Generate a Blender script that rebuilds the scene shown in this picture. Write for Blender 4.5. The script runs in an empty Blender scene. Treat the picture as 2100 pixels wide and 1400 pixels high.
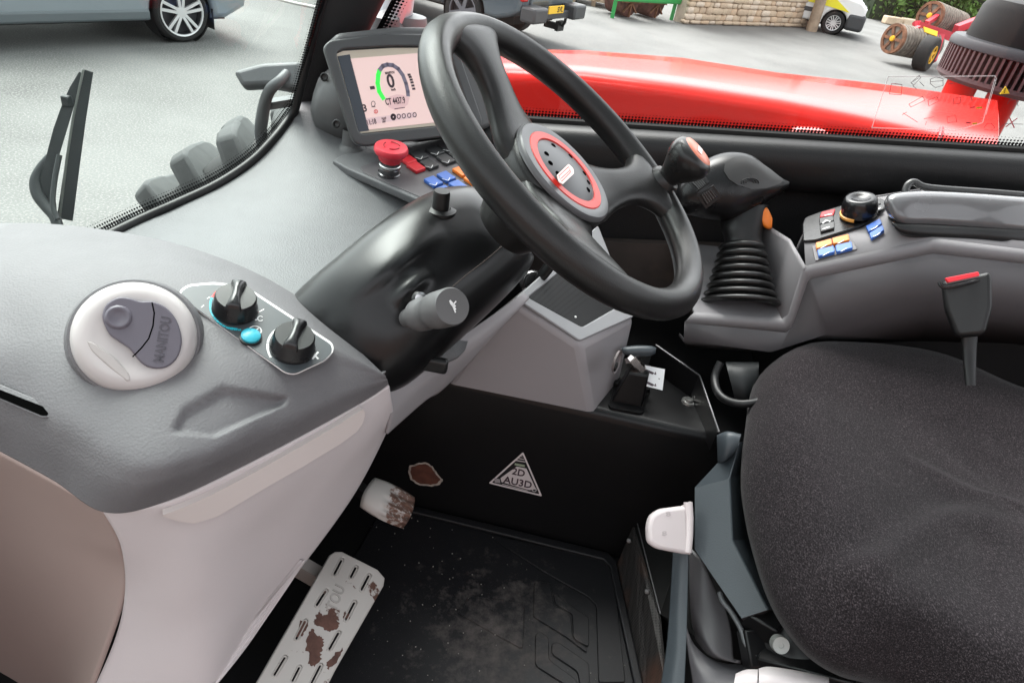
import bpy, bmesh, math, random
from mathutils import Vector, Matrix
from mathutils.bvhtree import BVHTree
random.seed(7)
V = Vector
RAD = math.radians
scene = bpy.context.scene
COL = scene.collection

# ------------------------------------------------------------------ camera, world, light
PITCH, ROLL, FPX = RAD(33.7), RAD(10.5), 1400.0        # ground lies 2.4 m below the camera at the origin
GZ = -2.4
UPV = V((0, math.sin(PITCH), math.cos(PITCH)))
FWD = V((0, math.cos(PITCH), -math.sin(PITCH)))
ER = math.cos(ROLL) * V((1, 0, 0)) + math.sin(ROLL) * UPV
EU = -math.sin(ROLL) * V((1, 0, 0)) + math.cos(ROLL) * UPV
cam_d = bpy.data.cameras.new('camera')
cam = bpy.data.objects.new('camera', cam_d); COL.objects.link(cam)
cam.matrix_world = Matrix(((ER.x, EU.x, -FWD.x, 0), (ER.y, EU.y, -FWD.y, 0), (ER.z, EU.z, -FWD.z, 0), (0, 0, 0, 1)))
cam_d.sensor_fit = 'HORIZONTAL'; cam_d.sensor_width = 36.0; cam_d.lens = 24.0
cam_d.clip_start = 0.02; cam_d.clip_end = 800.0
scene.camera = cam

SUN_EL, SUN_ROT = RAD(58), RAD(-35)
world = bpy.data.worlds.new('World'); scene.world = world; world.use_nodes = True
wn = world.node_tree.nodes; wl = world.node_tree.links
for n in list(wn): wn.remove(n)
wo = wn.new('ShaderNodeOutputWorld'); wb = wn.new('ShaderNodeBackground'); ws = wn.new('ShaderNodeTexSky')
ws.sky_type = 'NISHITA'; ws.sun_disc = False; ws.sun_elevation = SUN_EL; ws.sun_rotation = SUN_ROT
ws.air_density = 1.0; ws.dust_density = 4.0; ws.ozone_density = 1.0
wh = wn.new('ShaderNodeHueSaturation'); wh.inputs['Saturation'].default_value = 0.12      # white cloud cover
wl.new(ws.outputs[0], wh.inputs['Color']); wl.new(wh.outputs[0], wb.inputs['Color']); wl.new(wb.outputs[0], wo.inputs['Surface'])
wb.inputs['Strength'].default_value = 0.15
sun_d = bpy.data.lights.new('sun', 'SUN'); sun = bpy.data.objects.new('sun', sun_d); COL.objects.link(sun)
sun_d.energy = 0.8; sun_d.angle = RAD(40); sun_d.color = (1.0, 0.97, 0.92)
# sky sun_rotation is measured from +Y clockwise seen from above
sdir = V((math.sin(SUN_ROT) * math.cos(SUN_EL), math.cos(SUN_ROT) * math.cos(SUN_EL), math.sin(SUN_EL)))
sun.rotation_euler = sdir.to_track_quat('Z', 'Y').to_euler()
scene.view_settings.view_transform = 'Standard'; scene.view_settings.look = 'None'
scene.view_settings.exposure = 2.15; scene.view_settings.gamma = 1.0; scene.view_settings.use_curve_mapping = False
scene.render.engine = 'CYCLES'
scene.cycles.max_bounces = 10; scene.cycles.transparent_max_bounces = 24
scene.cycles.use_denoising = True

# ------------------------------------------------------------------ pixel of the 2100 x 1400 survey photo -> point in the place
def ray(px, py): return ER * ((px - 1050) / FPX) + EU * ((700 - py) / FPX) + FWD
def pt(px, py, t): return ray(px, py) * t
def pz(px, py, z): d = ray(px, py); return d * (z / d.z)
def pyy(px, py, y): d = ray(px, py); return d * (y / d.y)
def pxx(px, py, x): d = ray(px, py); return d * (x / d.x)
def ppl(px, py, pl):
    p0, n = pl; d = ray(px, py); return d * (p0.dot(n) / d.dot(n))
def proj(p):
    t = p.dot(FWD); return (1050 + FPX * p.dot(ER) / t, 700 - FPX * p.dot(EU) / t)
def plane3(a, b, c):
    n = (b - a).cross(c - a).normalized()
    if n.dot(a) > 0: n = -n                     # faces the camera side
    return (a, n)
def fit_plane(pts):
    c = sum(pts, V((0, 0, 0))) / len(pts); best = V((0, 0, 0))
    for i in range(len(pts)):
        best += (pts[i] - c).cross(pts[(i + 1) % len(pts)] - c)
    n = best.normalized()
    if n.dot(c) > 0: n = -n
    return (c, n)
def off(pl, d): return (pl[0] + pl[1] * d, pl[1])

# ------------------------------------------------------------------ materials
MATS = {}
def nodes_of(m):
    m.use_nodes = True; nt = m.node_tree
    for n in list(nt.nodes): nt.nodes.remove(n)
    o = nt.nodes.new('ShaderNodeOutputMaterial'); b = nt.nodes.new('ShaderNodeBsdfPrincipled')
    nt.links.new(b.outputs[0], o.inputs['Surface'])
    return nt, b, o
def tex(nt, kind, scale, detail=3, rough=0.55, coord='Object'):
    tc = nt.nodes.new('ShaderNodeTexCoord'); t = nt.nodes.new('ShaderNodeTexNoise' if kind == 'noise' else 'ShaderNodeTexVoronoi')
    t.inputs['Scale'].default_value = scale
    if kind == 'noise': t.inputs['Detail'].default_value = detail; t.inputs['Roughness'].default_value = rough
    nt.links.new(tc.outputs[coord], t.inputs['Vector'])
    return t
def ramp(nt, src, stops):
    r = nt.nodes.new('ShaderNodeValToRGB'); e = r.color_ramp.elements
    while len(e) < len(stops): e.new(0.5)
    for i, (p, c) in enumerate(stops):
        e[i].position = p; e[i].color = (*c, 1) if len(c) == 3 else c
    nt.links.new(src, r.inputs[0]); return r
def mat(name, col, rough=0.5, metal=0.0, spec=0.5, grain=None, var=0.0, varscale=6.0, coat=0.0, emit=0.0, wear=None, rvar=0.0, dust=None, ior=None):
    """grain=(scale, strength, kind); var = colour mottling; wear=(scale, lo, hi, colour) patches; dust=(scale, lo, hi, colour)"""
    if name in MATS: return MATS[name]
    m = bpy.data.materials.new(name); nt, b, o = nodes_of(m); L = nt.links.new
    b.inputs['Base Color'].default_value = (*col, 1); b.inputs['Roughness'].default_value = rough
    b.inputs['Metallic'].default_value = metal; b.inputs['Specular IOR Level'].default_value = spec
    b.inputs['Coat Weight'].default_value = coat; b.inputs['Coat Roughness'].default_value = 0.06
    if ior: b.inputs['IOR'].default_value = ior
    cur = None
    if var:
        t = tex(nt, 'noise', varscale, 5)
        r = ramp(nt, t.outputs['Fac'], [(0.3, [c * (1 - var) for c in col]), (0.7, [min(1, c * (1 + var)) for c in col])])
        cur = r.outputs[0]
    for wr in (wear, dust):
        if wr:
            sc, lo, hi, wc = wr[:4]
            t = tex(nt, 'noise', sc, 6, 0.62)
            r = ramp(nt, t.outputs['Fac'], [(lo, (0, 0, 0)), (hi, (1, 1, 1))])
            mx = nt.nodes.new('ShaderNodeMix'); mx.data_type = 'RGBA'
            L(r.outputs[0], mx.inputs[0])
            if cur: L(cur, mx.inputs[6])
            else: mx.inputs[6].default_value = (*col, 1)
            mx.inputs[7].default_value = (*wc, 1); cur = mx.outputs[2]
            if wr is wear or len(wr) > 4:
                mr = nt.nodes.new('ShaderNodeMapRange'); L(r.outputs[0], mr.inputs[0])
                mr.inputs[3].default_value = rough; mr.inputs[4].default_value = 0.85; L(mr.outputs[0], b.inputs['Roughness'])
    if cur: L(cur, b.inputs['Base Color'])
    if rvar:
        t = tex(nt, 'noise', 14, 4); mr = nt.nodes.new('ShaderNodeMapRange'); L(t.outputs['Fac'], mr.inputs[0])
        mr.inputs[1].default_value = 0.3; mr.inputs[2].default_value = 0.7
        mr.inputs[3].default_value = max(0.02, rough - rvar); mr.inputs[4].default_value = rough + rvar; L(mr.outputs[0], b.inputs['Roughness'])
    if grain:
        sc, st, kind = grain; t = tex(nt, kind, sc, 2)
        bp = nt.nodes.new('ShaderNodeBump'); bp.inputs['Strength'].default_value = st; bp.inputs['Distance'].default_value = 0.25 / sc
        L(t.outputs['Fac' if kind == 'noise' else 'Distance'], bp.inputs['Height']); L(bp.outputs[0], b.inputs['Normal'])
    if emit:
        b.inputs['Emission Color'].default_value = (*col, 1); b.inputs['Emission Strength'].default_value = emit
    MATS[name] = m; return m
def glass(name, tint, refl=1.0, ior=1.45):
    if name in MATS: return MATS[name]
    m = bpy.data.materials.new(name); m.use_nodes = True; nt = m.node_tree
    for n in list(nt.nodes): nt.nodes.remove(n)
    o = nt.nodes.new('ShaderNodeOutputMaterial'); tr = nt.nodes.new('ShaderNodeBsdfTransparent'); gl = nt.nodes.new('ShaderNodeBsdfGlossy')
    fr = nt.nodes.new('ShaderNodeFresnel'); mx = nt.nodes.new('ShaderNodeMixShader'); mu = nt.nodes.new('ShaderNodeMath'); mu.operation = 'MULTIPLY'
    tr.inputs[0].default_value = (*tint, 1); gl.inputs['Roughness'].default_value = 0.02; fr.inputs[0].default_value = ior
    mu.inputs[1].default_value = refl
    nt.links.new(fr.outputs[0], mu.inputs[0]); nt.links.new(mu.outputs[0], mx.inputs[0]); nt.links.new(tr.outputs[0], mx.inputs[1])
    nt.links.new(gl.outputs[0], mx.inputs[2]); nt.links.new(mx.outputs[0], o.inputs['Surface'])
    MATS[name] = m; return m
def frit_mat(name, pitch):
    """printed black dots on glass: solid at v=0, dots shrinking to nothing at v=1 (uv u in metres, v 0..1)"""
    if name in MATS: return MATS[name]
    m = bpy.data.materials.new(name); nt, b, o = nodes_of(m); L = nt.links.new
    b.inputs['Base Color'].default_value = (0.004, 0.004, 0.0045, 1); b.inputs['Roughness'].default_value = 0.6; b.inputs['Specular IOR Level'].default_value = 0.05
    tc = nt.nodes.new('ShaderNodeUVMap'); tc.uv_map = 'UVMap'
    vo = nt.nodes.new('ShaderNodeTexVoronoi'); vo.inputs['Randomness'].default_value = 0.0; vo.voronoi_dimensions = '2D'
    mp = nt.nodes.new('ShaderNodeMapping'); mp.inputs['Scale'].default_value = (1 / pitch, 4.0, 1); vo.inputs['Scale'].default_value = 1.0
    sp = nt.nodes.new('ShaderNodeSeparateXYZ'); L(tc.outputs[0], mp.inputs[0]); L(mp.outputs[0], vo.inputs['Vector']); L(tc.outputs[0], sp.inputs[0])
    mr = nt.nodes.new('ShaderNodeMapRange'); L(sp.outputs['Y'], mr.inputs[0])
    mr.inputs[1].default_value = 0.0; mr.inputs[2].default_value = 1.0; mr.inputs[3].default_value = 0.75; mr.inputs[4].default_value = 0.18
    lt = nt.nodes.new('ShaderNodeMath'); lt.operation = 'LESS_THAN'; L(vo.outputs['Distance'], lt.inputs[0]); L(mr.outputs[0], lt.inputs[1])
    L(lt.outputs[0], b.inputs['Alpha'])
    MATS[name] = m; return m

# ------------------------------------------------------------------ objects
def tag(o, label=None, cat=None, group=None, kind=None):
    if label: o['label'] = label
    if cat: o['category'] = cat
    if group: o['group'] = group
    if kind: o['kind'] = kind
    return o
def thing(name, label, cat, loc, group=None):
    o = bpy.data.objects.new(name, None); COL.objects.link(o); o.location = loc; o.empty_display_size = 0.05
    return tag(o, label, cat, group)
def link(name, me, m, parent=None, smooth=35):
    o = bpy.data.objects.new(name, me); COL.objects.link(o)
    if m is not None:
        me.materials.clear(); me.materials.append(m)
    if smooth:
        me.shade_smooth(); me.set_sharp_from_angle(angle=RAD(smooth))
    if parent is not None:
        o.parent = parent
        if parent.type == 'EMPTY': o.matrix_parent_inverse = Matrix.Translation(-V(parent.location)) if parent.rotation_euler.z == 0 else Matrix.Identity(4)
    return o
def mesh(name, vs, fs, m, parent=None, smooth=35, recalc=True):
    me = bpy.data.meshes.new(name); me.from_pydata([tuple(v) for v in vs], [], fs); me.update()
    if recalc:
        bm = bmesh.new(); bm.from_mesh(me); bmesh.ops.remove_doubles(bm, verts=bm.verts, dist=1e-6)
        bmesh.ops.recalc_face_normals(bm, faces=bm.faces); bm.to_mesh(me); bm.free()
    return link(name, me, m, parent, smooth)
def solid(o, t, offset=-1):
    md = o.modifiers.new('solid', 'SOLIDIFY'); md.thickness = t; md.offset = offset; return o
def bev(o, w, seg=2, ang=40):
    md = o.modifiers.new('bevel', 'BEVEL'); md.width = w; md.segments = seg; md.limit_method = 'ANGLE'; md.angle_limit = RAD(ang); md.harden_normals = False
    return o
def cr(p0, p1, p2, p3, t):
    return 0.5 * ((2 * p1) + (p2 - p0) * t + (2 * p0 - 5 * p1 + 4 * p2 - p3) * t * t + (3 * p1 - p0 - 3 * p2 + p3) * t ** 3)
def spline(pts, n, closed=False):
    out = []; k = len(pts)
    for i in range(k if closed else k - 1):
        if closed: a, b, c, d = pts[(i - 1) % k], pts[i], pts[(i + 1) % k], pts[(i + 2) % k]
        else: a, b, c, d = pts[max(i - 1, 0)], pts[i], pts[i + 1], pts[min(i + 2, k - 1)]
        for j in range(n): out.append(cr(a, b, c, d, j / n))
    if not closed: out.append(pts[-1])
    return out
def patch_pts(rows, nu, nv):
    rr = [spline(r, nu) for r in rows]
    cols = [spline([r[i] for r in rr], nv) for i in range(len(rr[0]))]
    return [[cols[i][j] for i in range(len(cols))] for j in range(len(cols[0]))]
def grid_faces(nr, nc, cu=False, cv=False, base=0):
    f = []
    for j in range(nr if cv else nr - 1):
        for i in range(nc if cu else nc - 1):
            a, b = base + j * nc + i, base + j * nc + (i + 1) % nc
            c, d = base + ((j + 1) % nr) * nc + (i + 1) % nc, base + ((j + 1) % nr) * nc + i
            f.append((a, b, c, d))
    return f
def face_cam(o):
    """flip an open sheet so that its normals look towards the camera side"""
    me = o.data; s = sum(p.normal.dot(-p.center) * p.area for p in me.polygons)
    if s < 0: me.flip_normals()
    return o
def patch(name, rows, m, parent=None, nu=6, nv=6, thick=0.0, smooth=60):
    g = patch_pts(rows, nu, nv); vs = [p for r in g for p in r]
    o = face_cam(mesh(name, vs, grid_faces(len(g), len(g[0])), m, parent, smooth))
    if thick: solid(o, thick)
    return o
def loft(name, secs, m, parent=None, caps=True, closed=True, smooth=50, sub=0):
    if sub: secs = [list(s) for s in zip(*[spline([s[i] for s in secs], sub) for i in range(len(secs[0]))])]
    n = len(secs[0]); vs = [p for s in secs for p in s]; fs = grid_faces(len(secs), n, cu=closed)
    if caps and closed:
        fs.append(tuple(range(n))); fs.append(tuple((len(secs) - 1) * n + i for i in range(n)))
    return mesh(name, vs, fs, m, parent, smooth)
def tube_geo(path, rad, seg=10, base=0):
    vs = []; k = len(path); up = None
    for i, p in enumerate(path):
        d = (path[min(i + 1, k - 1)] - path[max(i - 1, 0)]).normalized()
        if up is None: up = d.cross(V((0.3, 0.5, 0.81))).normalized()
        up = (up - d * up.dot(d)).normalized(); sd = d.cross(up)
        r = rad[i] if isinstance(rad, (list, tuple)) else rad
        for j in range(seg):
            a = 2 * math.pi * j / seg; vs.append(p + up * (r * math.cos(a)) + sd * (r * math.sin(a)))
    fs = grid_faces(k, seg, cu=True, base=base); fs.append(tuple(base + i for i in range(seg))); fs.append(tuple(base + (k - 1) * seg + i for i in range(seg)))
    return vs, fs
def tube(name, path, rad, m, parent=None, seg=10, sub=0):
    if sub:
        if isinstance(rad, (list, tuple)): rad = spline(list(rad), sub)
        path = spline(path, sub)
    vs, fs = tube_geo(path, rad, seg); return mesh(name, vs, fs, m, parent, 50)
def axes(n, hint=None):
    n = V(n).normalized(); h = hint if hint is not None else (V((0, 0, 1)) if abs(n.z) < 0.9 else V((1, 0, 0)))
    ex = h.cross(n).normalized(); return ex, n.cross(ex), n
def lathe(name, prof, o, n, m, parent=None, seg=40, smooth=40, a0=0.0, a1=2 * math.pi):
    """prof = [(radius, height along n)]"""
    ex, ey, n = axes(n); vs = []; full = abs(a1 - a0 - 2 * math.pi) < 1e-6; k = seg if full else seg + 1
    for r, h in prof:
        for j in range(k):
            a = a0 + (a1 - a0) * j / seg; vs.append(o + n * h + (ex * math.cos(a) + ey * math.sin(a)) * r)
    return mesh(name, vs, grid_faces(len(prof), k, cu=full), m, parent, smooth)
def box_geo(c, s, ax=None, base=0):
    ax = ax or (V((1, 0, 0)), V((0, 1, 0)), V((0, 0, 1)))
    vs = [c + ax[0] * (s[0] * i / 2) + ax[1] * (s[1] * j / 2) + ax[2] * (s[2] * k / 2) for i in (-1, 1) for j in (-1, 1) for k in (-1, 1)]
    fs = [tuple(base + i for i in f) for f in ((0, 1, 3, 2), (4, 6, 7, 5), (0, 4, 5, 1), (2, 3, 7, 6), (0, 2, 6, 4), (1, 5, 7, 3))]
    return vs, fs
def box(name, c, s, m, parent=None, ax=None, b=0.0, seg=2):
    vs, fs = box_geo(V(c), s, ax); o = mesh(name, vs, fs, m, parent, 35)
    if b: bev(o, b, seg)
    return o
class Bag:
    """collects pieces of ONE thing or part into one mesh"""
    def __init__(s): s.v = []; s.f = []
    def add(s, vf):
        b = len(s.v); s.v += vf[0]; s.f += [tuple(i + b for i in f) for f in vf[1]]; return s
    def box(s, c, sz, ax=None): return s.add(box_geo(V(c), sz, ax))
    def tube(s, path, r, seg=8): return s.add(tube_geo(path, r, seg))
    def bar(s, a, b, w, h, up=V((0, 0, 1))):
        d = (b - a).normalized(); sd = d.cross(up).normalized(); u = sd.cross(d)
        return s.add(box_geo((a + b) / 2, ((b - a).length, w, h), (d, sd, u)))
    def build(s, name, m, parent=None, smooth=35): return mesh(name, s.v, s.f, m, parent, smooth)
def round_poly(pts, r, n=4):
    """2D polygon with rounded corners"""
    out = []; k = len(pts)
    for i in range(k):
        p, a, b = V(pts[i]), V(pts[i - 1]), V(pts[(i + 1) % k])
        da, db = (a - p), (b - p); rr = min(r, da.length * 0.45, db.length * 0.45)
        if rr < 1e-9: out.append(p); continue
        q0, q1 = p + da.normalized() * rr, p + db.normalized() * rr
        for j in range(n + 1):
            t = j / n; out.append(q0 * (1 - t) ** 2 + p * (2 * t * (1 - t)) + q1 * t * t)
    return out
def curve_mesh(loops, thick, bevel):
    c = bpy.data.curves.new('tmp', 'CURVE'); c.dimensions = '2D'; c.fill_mode = 'BOTH'
    c.extrude = max(0.0, thick / 2 - bevel); c.bevel_depth = bevel; c.bevel_resolution = 2; c.offset = -bevel
    for lp in loops:
        s = c.splines.new('POLY'); s.points.add(len(lp) - 1)
        for i, p in enumerate(lp): s.points[i].co = (p[0], p[1], 0, 1)
        s.use_cyclic_u = True
    o = bpy.data.objects.new('tmp', c); me = bpy.data.meshes.new_from_object(o)
    bpy.data.objects.remove(o); bpy.data.curves.remove(c); return me
def place(me, o, ex, ey, ez):
    me.transform(Matrix(((ex.x, ey.x, ez.x, o.x), (ex.y, ey.y, ez.y, o.y), (ex.z, ey.z, ez.z, o.z), (0, 0, 0, 1)))); me.update()
def plate3(name, loops3, n, thick, m, parent=None, bevel=0.0, rnd=0.0, smooth=35):
    """loops of 3D points on a plane with normal n -> plate whose base lies in that plane"""
    n = V(n).normalized(); ex, ey, ez = axes(n); o = V(loops3[0][0])
    l2 = []
    for lp in loops3:
        q = [((p - o).dot(ex), (p - o).dot(ey)) for p in lp]
        l2.append(round_poly(q, rnd) if rnd else q)
    me = curve_mesh(l2, thick, bevel); place(me, o + n * (thick / 2), ex, ey, ez)
    return link(name, me, m, parent, smooth)
def pplate(name, loops, pl, thick, m, parent=None, bevel=0.0, rnd=0.0, smooth=35):
    return plate3(name, [[ppl(x, y, pl) for x, y in lp] for lp in loops], pl[1], thick, m, parent, bevel, rnd, smooth)
def text(name, s, a, b, n, m, parent=None, h=None, thick=0.0006, bold=0.022):
    """text whose baseline runs from point a to b"""
    c = bpy.data.curves.new('tmp', 'FONT'); c.body = s; c.extrude = thick / 2; c.resolution_u = 3; c.offset = bold
    o = bpy.data.objects.new('tmp', c); me = bpy.data.meshes.new_from_object(o); bpy.data.objects.remove(o); bpy.data.curves.remove(c)
    if not me.vertices: return None
    x0 = min(v.co.x for v in me.vertices); x1 = max(v.co.x for v in me.vertices); y1 = max(v.co.y for v in me.vertices)
    ex = (b - a).normalized(); ey = V(n).cross(ex).normalized(); k = (b - a).length / (x1 - x0); ky = (h / y1) if h else k
    for v in me.vertices: v.co = V(((v.co.x - x0) * k, v.co.y * ky, v.co.z))
    place(me, a, ex, ey, V(n).normalized()); return link(name, me, m, parent, 0)
def ptext(name, s, pa, pb, pl, m, parent=None, h=None): return text(name, s, ppl(*pa, pl), ppl(*pb, pl), pl[1], m, parent, h)
class Strokes:
    """printed lines on a plane"""
    def __init__(s, pl): s.pl = pl; s.b = Bag(); s.k = 0
    def line(s, pts, w):
        q = [ppl(x, y, s.pl) for x, y in pts]; n = s.pl[1]; s.k += 1
        for a, b in zip(q, q[1:]):
            d = (b - a)
            if d.length < 1e-7: continue
            sd = d.normalized().cross(n) * (w / 2); e = d.normalized() * (w * 0.3)
            s.b.add(([a + sd - e, b + sd + e, b - sd + e, a - sd - e], [(0, 1, 2, 3)]))
        return s
    def arc(s, c, rx, ry, a0, a1, w, n=16, rot=0.0):
        ps = []
        for i in range(n + 1):
            a = RAD(a0 + (a1 - a0) * i / n); x, y = rx * math.cos(a), -ry * math.sin(a); r = RAD(rot)
            ps.append((c[0] + x * math.cos(r) - y * math.sin(r), c[1] + x * math.sin(r) + y * math.cos(r)))
        return s.line(ps, w)
    def build(s, name, m, parent=None):
        o = mesh(name, s.b.v, s.b.f, m, parent, 0, recalc=False)
        return tag(o, kind='stuff') if s.k > 1 else o
def bvh(o):
    me = o.data; return BVHTree.FromPolygons([v.co.copy() for v in me.vertices], [tuple(p.vertices) for p in me.polygons])
def cast(tree, px, py):
    d = ray(px, py).normalized(); h = tree.ray_cast(V((0, 0, 0)), d)
    if h[0] is None: return None, None
    n = h[1] if h[1].dot(d) < 0 else -h[1]
    return h[0], n
def cast_plane(tree, pts):
    q = [cast(tree, *p)[0] for p in pts]; return fit_plane([p for p in q if p is not None])
def superellipse(c, u, w, e, n=28):
    out = []
    for j in range(n):
        a = 2 * math.pi * j / n; ca, sa = math.cos(a), math.sin(a)
        out.append(c + u * (math.copysign(abs(ca) ** (2 / e), ca)) + w * (math.copysign(abs(sa) ** (2 / e), sa)))
    return out
def sil_loft(name, secs, m, parent=None, e=2.3, sub=5, n=28, smooth=60):
    """sections = (upper pixel, lower pixel, distance, half depth): a round body through those outlines"""
    S = []
    for U, Lw, t, dp in secs:
        a, b = pt(*U, t), pt(*Lw, t); c = (a + b) / 2; w = (a - b) / 2
        dv = c.normalized(); dv = (dv - w.normalized() * dv.dot(w.normalized())).normalized()
        S.append(superellipse(c, w, dv * dp, e, n))
    SS = [spline([s[i] for s in S], sub) for i in range(n)]
    return loft(name, [[SS[i][j] for i in range(n)] for j in range(len(SS[0]))], m, parent, smooth=smooth)
def jag(poly, amp, n=4, seed=1):
    """ragged version of a polygon"""
    rnd = random.Random(seed); out = []
    for (ax, ay), (bx, by) in zip(poly, poly[1:] + poly[:1]):
        ln = math.hypot(bx - ax, by - ay) + 1e-9
        for k in range(n):
            f = k / n; j = rnd.uniform(-amp, amp); out.append((ax + (bx - ax) * f - (by - ay) / ln * j, ay + (by - ay) * f + (bx - ax) / ln * j))
    return out
def smooth01(x): x = max(0.0, min(1.0, x)); return x * x * (3 - 2 * x)
def poly_dist(x, y, poly):
    """signed distance to polygon, positive inside"""
    ins = False; d = 1e9; k = len(poly)
    for i in range(k):
        ax, ay = poly[i]; bx, by = poly[(i + 1) % k]
        if (ay > y) != (by > y) and x < (bx - ax) * (y - ay) / (by - ay) + ax: ins = not ins
        vx, vy = bx - ax, by - ay; tt = max(0, min(1, ((x - ax) * vx + (y - ay) * vy) / (vx * vx + vy * vy + 1e-12)))
        d = min(d, math.hypot(x - ax - vx * tt, y - ay - vy * tt))
    return d if ins else -d
# ------------------------------------------------------------------ shared materials
M_asph = mat('asphalt', (0.115, 0.117, 0.113), 0.9, grain=(90, 0.8, 'noise'), var=0.28, varscale=0.7, dust=(55, 0.5, 0.62, (0.215, 0.21, 0.20)))
M_black = mat('black_plastic', (0.009, 0.009, 0.0095), 0.42, spec=0.4, grain=(700, 0.25, 'noise'))
M_blackg = mat('black_gloss_plastic', (0.010, 0.010, 0.011), 0.28, grain=(900, 0.08, 'noise'), rvar=0.06)
M_blackm = mat('black_painted_metal', (0.0055, 0.0055, 0.006), 0.33, spec=0.3, grain=(300, 0.06, 'noise'), dust=(900, 0.72, 0.78, (0.25, 0.23, 0.21)))
M_rubber = mat('rubber', (0.016, 0.016, 0.016), 0.75, spec=0.3, grain=(400, 0.3, 'noise'))
M_red = mat('red_paint', (0.56, 0.022, 0.017), 0.14, ior=1.22)
M_steel = mat('bright_steel', (0.6, 0.6, 0.6), 0.25, metal=1.0)
M_rust = mat('rust', (0.17, 0.075, 0.04), 0.85, var=0.5, varscale=9, grain=(90, 0.5, 'noise'))
M_white = mat('white_paint', (0.78, 0.78, 0.77), 0.35, coat=0.3)
M_dglass = mat('car_window', (0.015, 0.017, 0.02), 0.06, spec=0.7)

def sheet(name, pts, z, m, kind='structure'):
    return tag(mesh(name, [V((x, y, z)) for x, y in pts], [tuple(range(len(pts)))], m, None, 0), kind=kind)
sheet('ground', [(-300, -200), (300, -200), (300, 400), (-300, 400)], GZ, M_asph)

def tri_frame(loc, yaw):
    """local frame of a standing thing: length axis, width axis, up"""
    ax = V((math.cos(yaw), math.sin(yaw), 0)); return V(loc), ax, V((-ax.y, ax.x, 0)), V((0, 0, 1))

def wheel(parent, c, axis, r, w, rim_r, m_tyre, m_rim, spokes=5, split=True, hub=0.07):
    """tyre + alloy rim with paired spokes; axis points outwards"""
    ex, ey, n = axes(axis)
    ty = lathe('tyre', [(rim_r, -w / 2), (r * 0.9, -w / 2), (r * 0.97, -w * 0.42), (r, -w * 0.3), (r, w * 0.3), (r * 0.97, w * 0.42), (r * 0.9, w / 2), (rim_r, w * 0.46)], c, axis, m_tyre, parent, 36)
    lathe('barrel', [(rim_r, w * 0.46), (rim_r * 0.96, w * 0.40), (rim_r * 0.93, 0.0), (0.01, -0.01)], c, axis, mat('wheel_dark_metal', (0.05, 0.05, 0.055), 0.5, metal=0.6), ty, 36)  # dark metal barrel behind the spokes
    b = Bag(); z = n * (w * 0.36)
    for k in range(spokes):
        for s in ((-1, 1) if split else (0,)):
            a = 2 * math.pi * k / spokes + 0.3; a2 = a + s * 0.17; a1 = a + s * 0.35
            p = c + z + (ex * math.cos(a1) + ey * math.sin(a1)) * hub * 0.7
            q = c + n * (w * 0.42) + (ex * math.cos(a2) + ey * math.sin(a2)) * rim_r * 0.97
            b.bar(p, q, rim_r * (0.13 if split else 0.26), 0.03, up=n)
    b.build('spokes', m_rim, ty)
    lathe('hub_cap', [(0.0, w * 0.44), (hub * 0.8, w * 0.43), (hub, w * 0.36), (hub, w * 0.2)], c, axis, m_rim, ty, 20)
    lathe('rim_edge', [(rim_r * 0.95, w * 0.40), (rim_r * 0.97, w * 0.475), (rim_r * 1.03, w * 0.49), (rim_r * 1.05, w * 0.46)], c, axis, m_rim, ty, 36)
    return ty

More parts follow.
